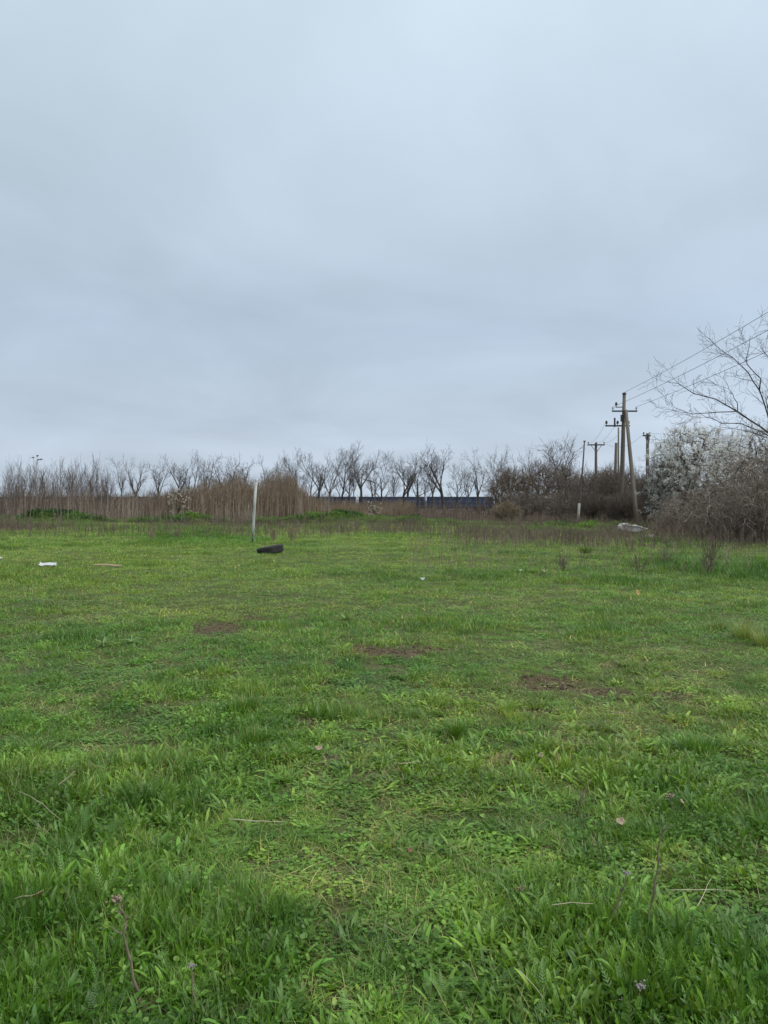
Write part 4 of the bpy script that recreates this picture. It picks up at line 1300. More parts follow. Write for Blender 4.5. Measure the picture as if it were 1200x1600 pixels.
def make_grass():
    g = np.random.default_rng(77)
    xs, ys = [], []
    edges = np.concatenate([np.arange(1.2, 6, .2), np.arange(6, 16, .5), np.arange(16, 66, 1.0)])
    for a, b in zip(edges[:-1], edges[1:]):
        d = (a + b) / 2; half = .60 * b + 1.4
        dens = min(520, max(11.0, 520 * (2.8 / d) ** 1.45))
        n = int(dens * 2 * half * (b - a))
        xs.append(g.uniform(-half, half, n)); ys.append(g.uniform(a, b, n))
    x = np.concatenate(xs); y = np.concatenate(ys)
    s = soil_mask(x, y); wc = weed_cover(x, y)
    ragged = fbm(x, y, 2.2, 91, 2)
    thin = np.clip((.43 - fbm(x, y, 1.25, 93, 3)) / .10, 0, 1) * np.interp(np.hypot(x, y), [2, 4, 9, 20], [.35, .55, .72, .5])
    keep = (g.random(len(x)) > s * .84) & (g.random(len(x)) > thin * .30) & (g.random(len(x)) > wc * .45)
    x, y, s, wc, ragged, thin = x[keep], y[keep], s[keep], wc[keep], ragged[keep], thin[keep]
    n = len(x); d = np.hypot(x, y)
    px = x / y * FPX + 600
    n1 = fbm(x, y, .55, 61, 3); n2 = fbm(x, y, 1.4, 62, 2); n3 = fbm(x, y, .14, 63, 3); n4 = fbm(x, y, .9, 64, 2)
    u = g.random(n)
    near = d < 7.5
    # share of each kind by distance and patch
    p_l = np.clip(np.interp(d, [2, 4, 5, 6.5, 9], [.50, .40, .18, .06, .02]) * np.clip((n4 - .28) / .2, .15, 1.3) * np.where(px < 420, .75, 1), 0, .65)
    p_y = np.interp(d, [2, 4, 7], [.13, .08, .03]) * np.clip((n2 - .35) / .2, .2, 1.6)
    p_c = np.interp(d, [2, 4, 8, 14], [.10, .16, .22, .15]) * np.clip((n1 - .35) / .15, .3, 1.8)
    p_s = np.interp(d, [2, 5, 12], [.08, .14, .16]) * np.clip((ragged - .35) / .18, .2, 2.2) + s * .25
    kind = np.where(u < p_l, 1, np.where(u < p_l + p_y, 2, np.where(u < p_l + p_y + p_c, 3, np.where(u < p_l + p_y + p_c + p_s, 4, 0))))
    kind = np.where((g.random(n) < thin * .9) & (d < 14), np.where(g.random(n) < .5, 4, 3), kind)
    kind = np.where(~near & (kind < 3) & (g.random(n) < np.clip((d - 7.5) / 4, .2, 1)), 5, kind)
    kind = np.where(d > 14, 5, kind)
    pid = np.zeros(n, int)
    for k, nm in enumerate(['fine', 'lance', 'yarrow', 'clover', 'straw', 'far']):
        m = kind == k; pid[m] = np.array(KINDS[nm])[g.integers(0, len(KINDS[nm]), m.sum())]
    # sward height: tall ragged patches, short worn ones
    n5 = fbm(x, y, 2.6, 65, 2); n6 = fbm(x, y * .7, .33, 66, 3)
    hs = np.interp(n1, [.3, .48, .58, .70], [.5, .82, 1.08, 1.42]) * np.interp(n2, [.3, .7], [.75, 1.25]) * np.interp(n5, [.25, .5, .75], [.65, .95, 1.35])
    hs = hs * np.where(d > 9, np.interp(n6, [.35, .5, .65], [.55, .9, 1.7]), 1)
    worn = np.exp(-((d - 7.2) / 2.6) ** 2) * np.clip((px - 380) / 200, 0, 1)
    hs = hs * (1 - .38 * worn) * np.interp(d, [2, 10, 18, 30], [1.0, .85, .8, 1.0])
    hs = np.where((px < 560) & (d > 12) & (d < 30), hs * .75, hs)
    hs = hs * (1 - .45 * s) * (1 - .5 * thin)
    ws = np.interp(d, [2, 7, 14, 40, 65], [.95, 1.15, 1.15, 1.9, 2.4])
    j = g.uniform(.8, 1.25, n)
    scl = np.stack([ws * j, ws * j, np.maximum(.3, hs * g.uniform(.8, 1.2, n)) * np.interp(d, [2, 20, 60], [1, 1.1, 1.6])], 1)
    rot = np.stack([g.normal(0, .10, n), g.normal(0, .10, n), g.uniform(0, 6.283, n)], 1)
    # colour: fresh, olive and brownish swards
    T = np.ones((n, 3))
    fresh = np.clip((n3 - .42) / .2, 0, 1)[:, None]
    T = T * (1 - fresh * .35) + np.array([1.06, 1.12, .86]) * fresh * .35
    oli = np.clip((n2 - .5) / .2, 0, 1)[:, None] * np.interp(d, [3, 8, 25], [.25, .5, .7])[:, None]
    T = T * (1 - oli) + np.array([1.30, 1.05, 1.10]) * oli
    dk = np.clip((n1 - .5) / .15, 0, 1)[:, None] * .8 + np.clip((n5 - .55) / .15, 0, 1)[:, None] * .3
    T = T * (1 - np.clip(dk, 0, 1) * .32 * np.array([1.15, .85, 1.0]))
    lt = np.clip((.45 - n6) / .12, 0, 1)[:, None] * np.clip((d - 5) / 4, 0, 1)[:, None]
    T = T * (1 + lt * np.array([.30, .12, .22]))
    dk2 = np.clip((n6 - .52) / .12, 0, 1)[:, None] * np.clip((d - 7) / 4, 0, 1)[:, None]
    T = T * (1 - dk2 * np.array([.26, .12, .16]))
    wm = (worn * np.clip((n2 - .35) / .25, 0, 1))[:, None] * .7
    T = T * (1 - wm) + np.array([1.38, 1.04, 1.3]) * wm
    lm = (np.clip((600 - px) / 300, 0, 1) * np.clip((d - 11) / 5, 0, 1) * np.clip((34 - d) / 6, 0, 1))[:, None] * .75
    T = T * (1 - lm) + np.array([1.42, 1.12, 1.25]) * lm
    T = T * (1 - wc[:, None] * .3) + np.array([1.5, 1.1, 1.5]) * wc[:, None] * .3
    n7 = vnoise(x, y, 5.5, 67)
    T = T * np.interp(n7, [.15, .5, .85], [.80, 1.0, 1.24])[:, None] * np.stack([np.interp(n7, [.2, .8], [.93, 1.08]), np.ones(n), np.ones(n)], 1)
    T = T * g.uniform(.74, 1.26, (n, 1)) * np.stack([g.uniform(.92, 1.08, n), np.ones(n), g.uniform(.9, 1.1, n)], 1)
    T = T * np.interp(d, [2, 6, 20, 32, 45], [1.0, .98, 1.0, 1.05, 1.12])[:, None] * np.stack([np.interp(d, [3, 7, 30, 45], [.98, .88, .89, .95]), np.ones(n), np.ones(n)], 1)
    P = np.stack([x, y, hfun(x, y)], 1)
    nm = near | (kind != 5)
    lo = [KINDS[k] for k in ('fine', 'lance', 'yarrow', 'clover', 'straw')]
    used_near = sum(lo, [])
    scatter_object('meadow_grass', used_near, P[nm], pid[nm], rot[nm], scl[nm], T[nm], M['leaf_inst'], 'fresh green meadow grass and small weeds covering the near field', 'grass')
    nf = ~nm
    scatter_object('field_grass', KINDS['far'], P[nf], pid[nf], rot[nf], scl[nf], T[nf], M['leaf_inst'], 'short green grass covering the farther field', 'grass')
    # leafy dark growth on the earth mounds
    mx, my = [], []
    for (cx, cy, rx, ry, hh) in MOUNDS:
        k = int(130 * rx)
        a = g.uniform(0, 6.283, k); q = np.sqrt(g.random(k)) * 1.25
        mx.append(cx + np.cos(a) * q * rx); my.append(cy + np.sin(a) * q * ry)
    mx = np.concatenate(mx); my = np.concatenate(my); k = len(mx)
    nn = fbm(mx, my, .7, 5, 2)
    ti = np.ones((k, 3)) * np.interp(nn, [.3, .7], [.40, 1.15])[:, None] * np.stack([np.interp(nn, [.3, .7], [.75, 1.25]), np.ones(k), np.ones(k)], 1)
    scatter_object('mound_greenery', KINDS['nettle'], np.stack([mx, my, hfun(mx, my) - .03], 1), np.array(KINDS['nettle'])[g.integers(0, 2, k)],
                   np.stack([g.normal(0, .15, k), g.normal(0, .15, k), g.uniform(0, 6.28, k)], 1), np.repeat(g.uniform(.6, 1.3, (k, 1)), 3, 1) * np.stack([np.ones(k), np.ones(k), np.interp(fbm(mx, my, 1.1, 8, 2), [.3, .7], [.35, 1.5])], 1), ti,
                   M['leaf_inst'], 'leafy dark green weeds covering the low earth mounds', 'weeds')


make_grass()


# soil crumbs on the bare patches
def soil_crumbs():
    g = np.random.default_rng(15); mb = MB()
    oc = np.array([(1, 0, 0), (-1, 0, 0), (0, 1, 0), (0, -1, 0), (0, 0, 1), (0, 0, -1)], float)
    of = np.array([(0, 2, 4), (2, 1, 4), (1, 3, 4), (3, 0, 4), (2, 0, 5), (1, 2, 5), (3, 1, 5), (0, 3, 5)])
    for sx, sy, rx, ry in SOILW:
        n = int(50 + 800 * rx * ry)
        a = g.uniform(0, 6.283, n); q = np.sqrt(g.random(n)) * 1.3
        x = sx + np.cos(a) * q * rx; y = sy + np.sin(a) * q * ry
        k = soil_mask(x, y) > .3; x, y = x[k], y[k]; n = len(x)
        if n == 0:
            continue
        sz = g.gamma(2.0, .0045, n) + .003; z = hfun(x, y) + sz * .3
        V = np.stack([x, y, z], 1)[:, None] + oc[None] * sz[:, None, None] * g.uniform(.6, 1.3, (n, 6, 1))
        F = (of[None] + (np.arange(n) * 6)[:, None, None]).reshape(-1, 3)
        mb.add(V.reshape(-1, 3), F)
    o = mb.build('soil_crumbs', mat_noise('soil_crumb', (.065, .048, .028), (.155, .118, .074), 40.0, .95)); o['kind'] = 'stuff'
    tag(o, 'small crumbs of brown earth on the bare patches', 'soil')


soil_crumbs()

# ------------------------------------------------------------------ single tussocks and weeds
def tussock(px, py, R, h, n, label, greens, dry=.05, w=.0045, name='grass_tussock', cat='grass tussock'):
    rg = random.Random(int(px * 7 + py)); d = gd(py); x = wx(px, d)
    mb = MB()
    for i in range(n):
        a = rg.uniform(0, 6.28); q = R * .5 * math.sqrt(rg.random())
        c = vary(rg, rg.choice(STRAW) if rg.random() < dry else rg.choice(greens), .2)
        leaf(mb, rg, (math.cos(a) * q, math.sin(a) * q, -.01), a + rg.gauss(0, .5), h * rg.uniform(.6, 1.25), w * rg.uniform(.7, 1.3), .1 + q / R * .9 * rg.uniform(.5, 1.1), rg.uniform(.2, .9), c, 4)
    o = mb.build(name, M['leaf'], None, True, 'col', (x, d, gz(x, d)))
    tag(o, label, cat)


DG = [(.068, .130, .024), (.080, .148, .026), (.060, .118, .024)]
YG = [(.14, .21, .04), (.12, .19, .038)]
tussock(713, 1152, .10, .13, 260, 'rounded dark tussock in the middle of the near field, below the largest soil patch', DG)
tussock(792, 1116, .11, .10, 220, 'yellow-green tussock right of the middle, beside a worn brown patch', YG)
tussock(385, 1112, .17, .14, 320, 'dark grass tuft left of the middle of the near field', DG)
tussock(405, 1165, .18, .13, 320, 'broad dark grass tuft below the dark tuft left of the middle', DG)
tussock(1095, 1172, .20, .12, 380, 'wide bright green tussock on the right of the near field', [(.062, .135, .022), (.07, .15, .026)])
tussock(915, 866, .30, .30, 300, 'dark green tussock in the far right of the field, left of the concrete block', DG, .02, .012)
tussock(1165, 1000, .22, .26, 300, 'pale dry grass tuft at the right edge of the field', [(.15, .20, .09), (.13, .18, .08)], .22, .005)
tussock(1195, 1010, .20, .24, 240, 'pale dry grass tuft cut by the right picture edge', [(.15, .20, .09), (.13, .18, .08)], .22, .005)
tussock(1120, 985, .2, .16, 220, 'grey-green grass tuft left of the pale dry tuft', [(.09, .14, .05)], .25, .005)


def rosette(px, py, R, n, label, col=(.14, .195, .10)):
    """low grey-green thistle-like leaf rosette"""
    rg = random.Random(int(px + py * 3)); d = gd(py); x = wx(px, d); mb = MB(); R = R * .62; n = int(n * 1.5)
    for i in range(n):
        a = i * 2.4; q = R * .12
        leaf(mb, rg, (math.cos(a) * q, math.sin(a) * q, .0), a, R * rg.uniform(.5, 1.2), R * .17, rg.uniform(.7, 1.35), rg.uniform(.1, .8), vary(rg, col, .15), 6, 'lance', .2)
    o = mb.build('leaf_rosette', M['leaf'], None, True, 'col', (x, d, gz(x, d) + .03)); tag(o, label, 'weed')


rosette(160, 1012, .18, 16, 'grey-green leaf rosette on the left of the field, below the board')
rosette(205, 1008, .16, 14, 'smaller grey-green leaf rosette just right of the left rosette')
rosette(540, 968, .20, 16, 'grey-green leaf rosette right of the farther soil patch')
rosette(972, 1160, .07, 12, 'pale small leaf rosette right of the middle of the near field', (.15, .20, .12))
rosette(430, 1490, .075, 14, 'pale grey-green woolly leaf rosette near the bottom, left of the middle', (.16, .21, .12))


def weed_plant(px, py, top, n, label, mat, spread, rad=.004, twig=5):
    d = gd(py); x = wx(px, d); H = wz(top, d); rg = random.Random(int(px * 3 + py)); out = {}
    S = dict(seg=[4, 2, 2], wig=[.07, .12, .12], up=[.03, .1, .08], tap=[.4, .5, .6], kids=[twig, 3], t0=[.25, .3], ang=[(20, 50), (20, 50)], lr=[.35, .5], rr=[.6, .7])
    for i in range(n):
        a = rg.uniform(0, 6.28); t = spread * rg.uniform(.1, 1)
        grow(out, rg, (math.cos(a) * .05, math.sin(a) * .05, -.03), norm((math.cos(a) * t, math.sin(a) * t, 1)), H * rg.uniform(.55, 1.05), rad * 1.6, 0, S, rad * .5)
    r = empty('dry_weed', (x, d, gz(x, d)))
    add_polys(MB(), out[0], 4).build('stem', mat, r)
    m = MB()
    m.add(np.concatenate([add_polys(MB(), out[0], 4).v[0]]), add_polys(MB(), out[0], 4).f[0])
    r.children[0].data = m.mesh('stem', mat, True)
    b = MB()
    for lv in (1, 2):
        add_polys(b, out[lv], 3)
    b.build('twigs', mat, r, True)
    tag(r, label, 'weed')


weed_plant(1107, 898, 842, 9, 'tall dark dead weed standing alone on the right, before the tangled thicket', M['weed_purple'], .25, .007)
weed_plant(880, 893, 868, 7, 'short dead weed tuft left of the right-hand rosette of weeds', M['weed_purple'], .4, .006)
weed_plant(1000, 893, 862, 7, 'dead weed tuft below the concrete block', M['weed_purple'], .35, .006)
weed_plant(985, 862, 836, 9, 'tan leafless shrublet growing in front of the concrete block', M['weed_tan'], .5, .007)
weed_plant(428, 846, 820, 9, 'pale dead weed just right of the white post', M['weed_tan'], .4, .008)
weed_plant(458, 846, 818, 12, 'tan dead weed clump behind the old tyre', M['weed_tan'], .5, .008)
weed_plant(240, 842, 822, 9, 'pale grey dead weed clump left of the white post, before the green mound', M['weed_tan'], .7, .008)
weed_plant(275, 842, 824, 9, 'pale grey dead weed clump below the cream blossom bush', M['weed_tan'], .7, .008)
weed_plant(1040, 885, 858, 7, 'thin dead weed between the concrete block and the lone dark weed', M['weed_purple'], .35, .005)

# tall dry umbel standing above the left thicket
d = 72; x = wx(57, d); r = empty('dry_umbel', (x, d, gz(x, d))); H = wz(712, d)
MB().tube([(0, 0, -.1), (.05, 0, H * .5), (.02, 0, H * .93)], [.02, .017, .012], 6).build('stem', M['sapling_bark'], r, True)
g = np.random.default_rng(4)
for ox, oz in ((.10, .0), (-.32, -.16), (.18, -.36), (.45, -.34)):
    m = MB().tube([(.02, 0, H * .86), (ox * .6, 0, H + oz - .2), (ox, 0, H + oz - .05)], .008, 4)
    for k in range(16):
        c = np.array([ox, 0, H + oz]) + np.array([g.normal(0, .07), g.normal(0, .07), g.normal(0, .03)])
        m.lathe([(0, -.03), (.035, -.01), (.03, .02), (0, .035)], 6, 'z', c)
    m.build('seed_head', M['bark_dark'], r, True)
tag(r, 'tall dry umbel with dark seed heads above the left thicket', 'weed')

# ------------------------------------------------------------------ white goal post
d = gd(849); x = wx(394, d); g = gz(x, d)
r = empty('goal_post', (x, d, g))
H = wz(752, d) - g; lx = wx(400, d) - x
MB().tube([(-lx * .08, 0, -.2), (lx * .3, 0, H * .3), (lx * .62, .01, H * .62), (lx, 0, H)], [.060, .060, .058, .057], 16).build('shaft', M['post_paint'], r, True)
MB().tube([(lx, 0, H + .002), (lx, 0, H + .03)], [.061, .056], 16).build('end_cap', M['concrete'], r)
pr = random.Random(3)
for zz, az, hh, wd in [(.13, -1.2, .16, .9), (.30, -1.25, .07, .8), (.38, -1.45, .045, .5), (.06, -2.3, .06, .5), (1.45, -2.6, .05, .35)]:
    # flaked paint: a thin curved patch just proud of the shaft
    V = []; nA, nZ = 7, 5
    for i in range(nZ):
        for j in range(nA):
            t = zz + (i / (nZ - 1) - .5) * hh + pr.uniform(-.012, .012)
            edge = 1 - .5 * abs(i / (nZ - 1) - .5)
            aa = az + (j / (nA - 1) - .5) * wd * edge + pr.uniform(-.05, .05)
            V.append((lx * t / H + math.cos(aa) * 0.0632, math.sin(aa) * 0.0632, t))
    MB().add(V, [(i * nA + j, i * nA + j + 1, (i + 1) * nA + j + 1, (i + 1) * nA + j) for i in range(nZ - 1) for j in range(nA - 1)]).build('flaked_patch', M['post_bare'], r)
tag(r, 'leaning white painted goal post with black flaked patches at its foot', 'post')

# ------------------------------------------------------------------ old tyre
d = gd(866) + .38; x = wx(423, d)
r = empty('old_tyre', (x, d, gz(x, d) + .015))
r.rotation_euler = (math.radians(-4), math.radians(-9.5), .35)
R0 = .395
prof = [(.235, -.09), (.30, -.125), (.36, -.12), (R0 - .006, -.095), (R0, -.05), (R0, .05), (R0 - .006, .095), (.36, .12), (.30, .125), (.235, .09), (.225, .0), (.235, -.09)]
MB().lathe(prof, 44, 'z', (0, 0, .105)).build('casing', M['rubber'], r, True)
t = MB()
for k in range(38):
    a = k * 2 * math.pi / 38
    for s in (-1, 1):
        aa = a + (s * .04)
        t.box((math.cos(aa) * (R0 + .004), math.sin(aa) * (R0 + .004), .105 + s * .05), (.03, .042, .085), aa)
to = t.build('tread', M['rubber'], r); to['kind'] = 'stuff'
MB().lathe([(.2345, .086), (.258, .108), (.268, .122), (.25, .116), (.232, .094), (.2345, .086)], 44, 'z', (0, 0, .108)).build('bead_rim', M['rubber'], r, True)
tag(r, 'old black tyre lying tilted in the grass beside the white post', 'tyre')

# ------------------------------------------------------------------ concrete block
d = 36.5; x = wx(987, d)
OUT = [(-.64, .0), (-.74, .14), (-.70, .28), (-.58, .40), (-.40, .44), (-.22, .42), (-.06, .35), (.14, .37), (.34, .31), (.50, .29), (.66, .20), (.78, .19), (.72, .09), (.50, .08), (.32, .0)]


def broken_slab(name, k, loc, rz, label, cat, seed):
    q = random.Random(seed); ny = 6; V = []; m = len(OUT)
    for i in range(ny):
        t = i / (ny - 1) * 2 - 1; sh = 1 - .16 * abs(t) ** 3
        for (a, b) in OUT:
            V.append((a * k[0] * sh + q.uniform(-.035, .035), t * .34 * k[1] + q.uniform(-.03, .03), .2 * k[2] + (b - .2) * k[2] * sh + q.uniform(-.025, .025)))
    mb = MB().add(V, [(i * m + j, i * m + (j + 1) % m, (i + 1) * m + (j + 1) % m, (i + 1) * m + j) for i in range(ny - 1) for j in range(m)])
    mb.f.append(np.array([list(range(m))])); mb.f.append(np.array([list(range((ny - 1) * m, ny * m))[::-1]]))
    o = mb.build(name, M['concrete'], None, False, None, loc); o.rotation_euler = (0, .03, rz); tag(o, label, cat)


broken_slab('concrete_block', (.92, 1, .9), (x, d, gz(x, d) + .28), -.1, 'broken pale concrete block lying in dry weeds below the utility poles', 'concrete block', 4)
broken_slab('concrete_rubble', (.4, .7, .4), (x + .55, d - .75, gz(x + .55, d - .75) - .02), 2.2, 'smaller concrete rubble at the right foot of the broken pale block', 'rubble', 6)

# ------------------------------------------------------------------ litter
d = gd(890); x = wx(74, d)
mb = MB(); nA, nB = 17, 7; V = []
for lay in (0, 1):
    for i in range(nA):
        t = i / (nA - 1) * 2 - 1
        for j in range(nB):
            s = j / (nB - 1) * 2 - 1
            z = .028 + .040 * abs(t) ** 6 + .045 * abs(s) ** 3 + .012 * math.sin(t * 3 + 1) - (.012 if lay else 0)
            V.append((t * .195 * (1 - .05 * s * s), s * .07, z))
F = []
for i in range(nA - 1):
    for j in range(nB - 1):
        a = i * nB + j; q = nA * nB
        F.append((a, a + nB, a + nB + 1, a + 1)); F.append((q + a, q + a + 1, q + a + nB + 1, q + a + nB))
q = nA * nB
for i in range(nA - 1):
    for a, b in ((i * nB, (i + 1) * nB), ((i + 1) * nB + nB - 1, i * nB + nB - 1)):
        F.append((a, q + a, q + b, b))
for j in range(nB - 1):
    for a, b in ((j + 1, j), ((nA - 1) * nB + j, (nA - 1) * nB + j + 1)):
        F.append((a, q + a, q + b, b))
o = mb.add(V, F).build('foam_tray', M['foam'], None, True, None, (x, d, gz(x, d) + .035))
o.rotation_euler = (.35, .02, .1)
tag(o, 'white plastic foam tray lying on the grass at the far left', 'tray')

d = gd(887.5); x = wx(168, d)
mb = MB(); N_ = 9; V = []
for i in range(N_):
    t = i / (N_ - 1); wv = .05 + .008 * math.sin(t * 9); zc = .05 + .012 * math.sin(t * 5)
    wv *= 1 - .5 * max(0, t - .8) / .2
    V += [(-.34 + .68 * t, -wv, zc), (-.34 + .68 * t, wv, zc), (-.34 + .68 * t, wv, zc + .022), (-.34 + .68 * t, -wv, zc + .022)]
F = []
for i in range(N_ - 1):
    for j in range(4):
        F.append((i * 4 + j, i * 4 + (j + 1) % 4, (i + 1) * 4 + (j + 1) % 4, (i + 1) * 4 + j))
F += [(3, 2, 1, 0), ((N_ - 1) * 4, (N_ - 1) * 4 + 1, (N_ - 1) * 4 + 2, (N_ - 1) * 4 + 3)]
o = mb.add(V, F).build('wooden_board', M['board'], None, False, None, (x, d, gz(x, d)))
o.rotation_euler = (.1, 0, -.05)
tag(o, 'thin tan wooden board lying flat on the grass right of the white tray', 'board')


def scrap(name, px, py, w, h, mat, label, cat, lift=.02, seed=1, rz=0.0, tilt=.2):
    """crumpled scrap: a small cupped sheet with thickness"""
    d = gd(py); x = wx(px, d); rg = random.Random(seed); n = 7; V = []
    for lay in (0, 1):
        for i in range(n):
            for j in range(n):
                u, v = i / (n - 1) * 2 - 1, j / (n - 1) * 2 - 1
                k = 1 - .22 * (abs(u * v)) ** 1.2
                V.append((u * w / 2 * k, v * h / 2 * k, (rg.uniform(-.08, .08) if not lay else 0) * w + .22 * w * (u * u + .5 * v * v) - lay * w * .06))
    q = n * n
    for i in range(q):       # underside follows the top
        V[q + i] = (V[i][0], V[i][1], V[i][2] - w * .05)
    F = []
    for i in range(n - 1):
        for j in range(n - 1):
            a = i * n + j
            F.append((a, a + n, a + n + 1, a + 1)); F.append((q + a, q + a + 1, q + a + n + 1, q + a + n))
    for i in range(n - 1):
        for a, b in ((i * n, (i + 1) * n), ((i + 1) * n + n - 1, i * n + n - 1), (i + 1, i), ((n - 1) * n + i, (n - 1) * n + i + 1)):
            F.append((a, q + a, q + b, b))
    o = MB().add(V, F).build(name, M[mat], None, True, None, (x, d, gz(x, d) + lift))
    o.rotation_euler = (tilt, rg.uniform(-.2, .2), rz); tag(o, label, cat)
    return o


scrap('paper_scrap', 660, 911, .09, .05, 'paper', 'small white paper scrap in the middle of the field', 'litter', .08, 2, .3, .7)
scrap('paper_scrap', 1, 876, .10, .05, 'paper', 'tiny white scrap at the left picture edge beyond the tray', 'litter', .08, 3, .3, .7)
scrap('paper_scrap', 813, 897, .07, .04, 'paper', 'tiny pale scrap right of the middle, far in the field', 'litter', .06, 4, .3, .6)
scrap('wood_chip', 850, 898, .16, .03, 'straw', 'thin straw-coloured chip right of the tiny pale scrap', 'litter', .06, 5, .2, .4)
scrap('ochre_scrap', 997, 936, .045, .10, 'ochre', 'small upright ochre scrap on the right of the field', 'litter', .09, 6, .2, 1.25)
scrap('dry_leaf', 970, 1303, .045, .035, 'dry_leaf', 'curled pale brown dead leaf right of the middle near the bottom', 'leaf', .055, 7, .4, .5)
scrap('dry_leaf', 497, 1182, .05, .03, 'dry_leaf', 'pale dead leaf beside a soil patch left of the middle', 'leaf', .04, 8, .4, .5)
scrap('dry_leaf', 57, 1430, .05, .025, 'rust_leaf', 'rust-brown dead leaf at the left edge near the bottom', 'leaf', .06, 9, .2, .5)
scrap('dry_leaf', 845, 1192, .04, .03, 'dry_leaf', 'small tan dead leaf in the right half of the near field', 'leaf', .04, 10, .9, .4)
scrap('petal', 1067, 1268, .022, .03, 'pink', 'tiny pink petal by the brown patch at right', 'petal', .05, 11, .9, .8)
scrap('dry_leaf', 640, 1368, .02, .02, 'rust_leaf', 'small rust-brown curled leaf near the picture\'s middle, low down', 'leaf', .09, 12, .9, .6)


def twig(pl, r0, mat, label, lift=.07, name='twig', wob=.0018):
    rg = random.Random(int(pl[0][0] * 3 + pl[0][1])); pts = []
    for (px, py) in pl:
        d = gd(py + 12); x = wx(px, d); pts.append((x, d, gz(x, d) + lift + rg.uniform(-.004, .004)))
    c = pts[0]; fine = []
    for a, b in zip(pts[:-1], pts[1:]):
        fine.append(a); fine.append(tuple((a[m] + b[m]) / 2 + rg.gauss(0, wob) for m in range(3)))
    fine.append(pts[-1]); fine = [tuple(p[m] - c[m] for m in range(3)) for p in fine]
    n = len(fine)
    o = MB().tube(fine, [r0 * .62 * (1 - .55 * i / (n - 1)) for i in range(n)], 7).build(name, M[mat], None, True, None, c)
    tag(o, label, 'twig')


twig([(357, 1299), (385, 1300), (412, 1302), (440, 1303)], .0045, 'straw', 'pale straight twig lying in the grass left of the middle', .085)
twig([(1048, 1427), (1090, 1428), (1148, 1429)], .0030, 'straw', 'thin pale straw lying level at the lower right', .10)
twig([(864, 1450), (895, 1445), (928, 1449)], .0034, 'straw', 'grey-green bent straw at the lower right, left of the dead stalks', .10)
twig([(20, 1440), (45, 1437), (66, 1425)], .0034, 'straw', 'short pale straw at the lower left edge beside the rust leaf', .10)
twig([(1092, 1450), (1104, 1425), (1114, 1400)], .0030, 'straw', 'short pale straw crossing the level straw at lower right', .09)
twig([(15, 1245), (45, 1258), (65, 1270), (95, 1295)], .0032, 'straw', 'pale straw lying slantwise at the left edge', .075)
twig([(90, 1240), (105, 1228), (116, 1218)], .003, 'straw', 'short pale straw pair right of the slanting left straw', .085)
twig([(947, 1112), (975, 1113), (1000, 1114)], .006, 'dead_stalk', 'short brown stick lying under the right soil patches', .045)
twig([(812, 1552), (830, 1575), (850, 1600)], .0026, 'straw', 'pale straw slanting down at the bottom right of the middle', .09)
twig([(615, 1202), (640, 1202), (655, 1200)], .004, 'straw', 'faint pale straw just right of the small soil patch', .06)


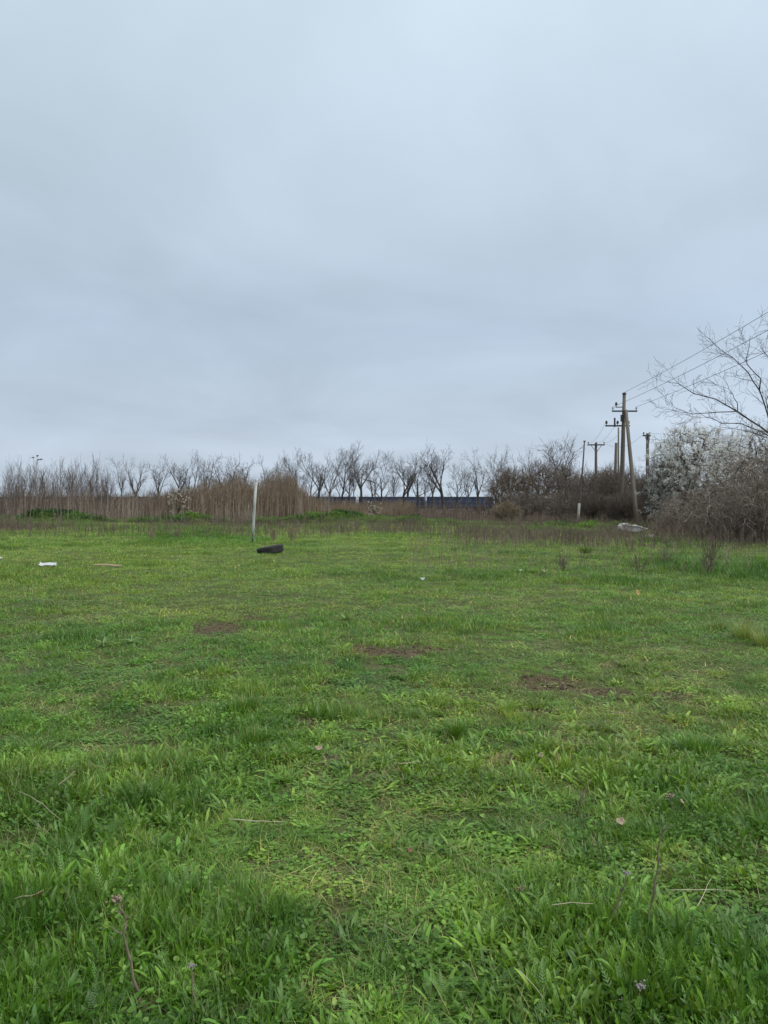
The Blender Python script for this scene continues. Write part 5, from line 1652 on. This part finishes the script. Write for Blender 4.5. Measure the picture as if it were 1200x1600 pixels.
# ------------------------------------------------------------------ dead stalks standing in the near grass
def dead_stalk(pl, r0, label, head=None, hs=.012, seed=1, side=0):
    """pl: pixels from foot to tip, all at the foot's distance"""
    rg = random.Random(seed); d = gd(pl[0][1]); fx = wx(pl[0][0], d); g = gz(fx, d)
    r = empty('dead_stalk', (fx, d, g))
    pts = [(0, 0, -.03)]
    for (px, py) in pl:
        pts.append((wx(px, d) - fx + rg.gauss(0, .001), rg.gauss(0, .006), max(.0, wz(py, d) - g)))
    fine = []
    for a, b in zip(pts[:-1], pts[1:]):
        fine.append(a); fine.append(tuple((a[m] + b[m]) / 2 + rg.gauss(0, .003) for m in range(3)))
    fine.append(pts[-1]); n = len(fine)
    MB().tube(fine, [r0 * (1 - .5 * i / (n - 1)) * (1.25 if i % 3 == 0 else 1) for i in range(n)], 7).build('stem', M['dead_stalk'], r, True)
    for k in range(side):
        i = rg.randrange(2, n - 1); a = rg.uniform(0, 6.28); L = rg.uniform(.012, .035); p = fine[i]
        q = (p[0] + math.cos(a) * L, p[1] + math.sin(a) * L * .7, p[2] + L * rg.uniform(.2, 1))
        MB().tube([p, tuple((p[m] + q[m]) / 2 + rg.gauss(0, .002) for m in range(3)), q], [r0 * .55, r0 * .45, r0 * .3], 5).build('side_shoot', M['dead_stalk'], r, True)
        lf = MB(); leaf(lf, rg, q, a, L * .6, L * .10, rg.uniform(1.2, 2.2), rg.uniform(.5, 1.5), (1, 1, 1, 1), 4, 'blade', .25)
        lf.build('withered_leaf', M['dead_stalk'], r, True)
    if head:
        tip = fine[-1]; hm = MB(); g2 = np.random.default_rng(seed)
        for k in range(26):
            c = np.array(tip) + np.array([g2.normal(0, hs), g2.normal(0, hs), g2.normal(.2 * hs, hs * .45)])
            s = hs * g2.uniform(.28, .5)
            hm.lathe([(0, -s), (s * .8, -s * .5), (s, 0), (s * .7, s * .6), (0, s)], 6, 'z', c)
            hm.tube([tip, c], [.0008, .0006], 3)
        hm.build('seed_head', M[head], r, True)
    tag(r, label, 'dead stalk')


dead_stalk([(212, 1575), (206, 1530), (198, 1490), (193, 1460), (195, 1440), (186, 1420), (182, 1408)], .0046, 'thick dead stalk with a tan seed head at the lower left', 'seed_head', .010, 1, 6)
dead_stalk([(295, 1590), (301, 1565), (300, 1530), (299, 1512)], .0034, 'short dead stalk with a grey tip right of the thick stalk', 'fluff', .006, 2, 3)
dead_stalk([(1012, 1470), (1018, 1430), (1024, 1395), (1028, 1365), (1030, 1335), (1036, 1305), (1040, 1290)], .0040, 'tall thin dead stalk standing at the lower right', None, .01, 3, 6)
dead_stalk([(948, 1465), (955, 1440), (968, 1410), (976, 1385), (980, 1365)], .0032, 'feathery dead stalk left of the tall thin one at lower right', 'fluff', .006, 4, 8)
dead_stalk([(985, 1600), (992, 1580), (998, 1562), (1002, 1545)], .0026, 'grey fluffy seed head on a stalk at the bottom right', 'fluff', .0095, 5, 2)
dead_stalk([(975, 1600), (976, 1585), (976, 1568)], .0022, 'small grey fluffy seed head left of the larger one at the bottom', 'fluff', .0065, 6, 0)
dead_stalk([(905, 1265), (908, 1248), (918, 1230), (924, 1220)], .0050, 'bent grey dead stalk in the right of the near field', None, .01, 7, 3)
dead_stalk([(812, 1420), (812, 1405), (813, 1392)], .0026, 'short stalk with a dark round seed head near the bottom, right of the middle', 'seed_head', .008, 8, 0)
dead_stalk([(1058, 1278), (1052, 1262), (1048, 1245)], .0030, 'reddish withered weed on the brown patch at right', 'seed_head', .012, 9, 5)
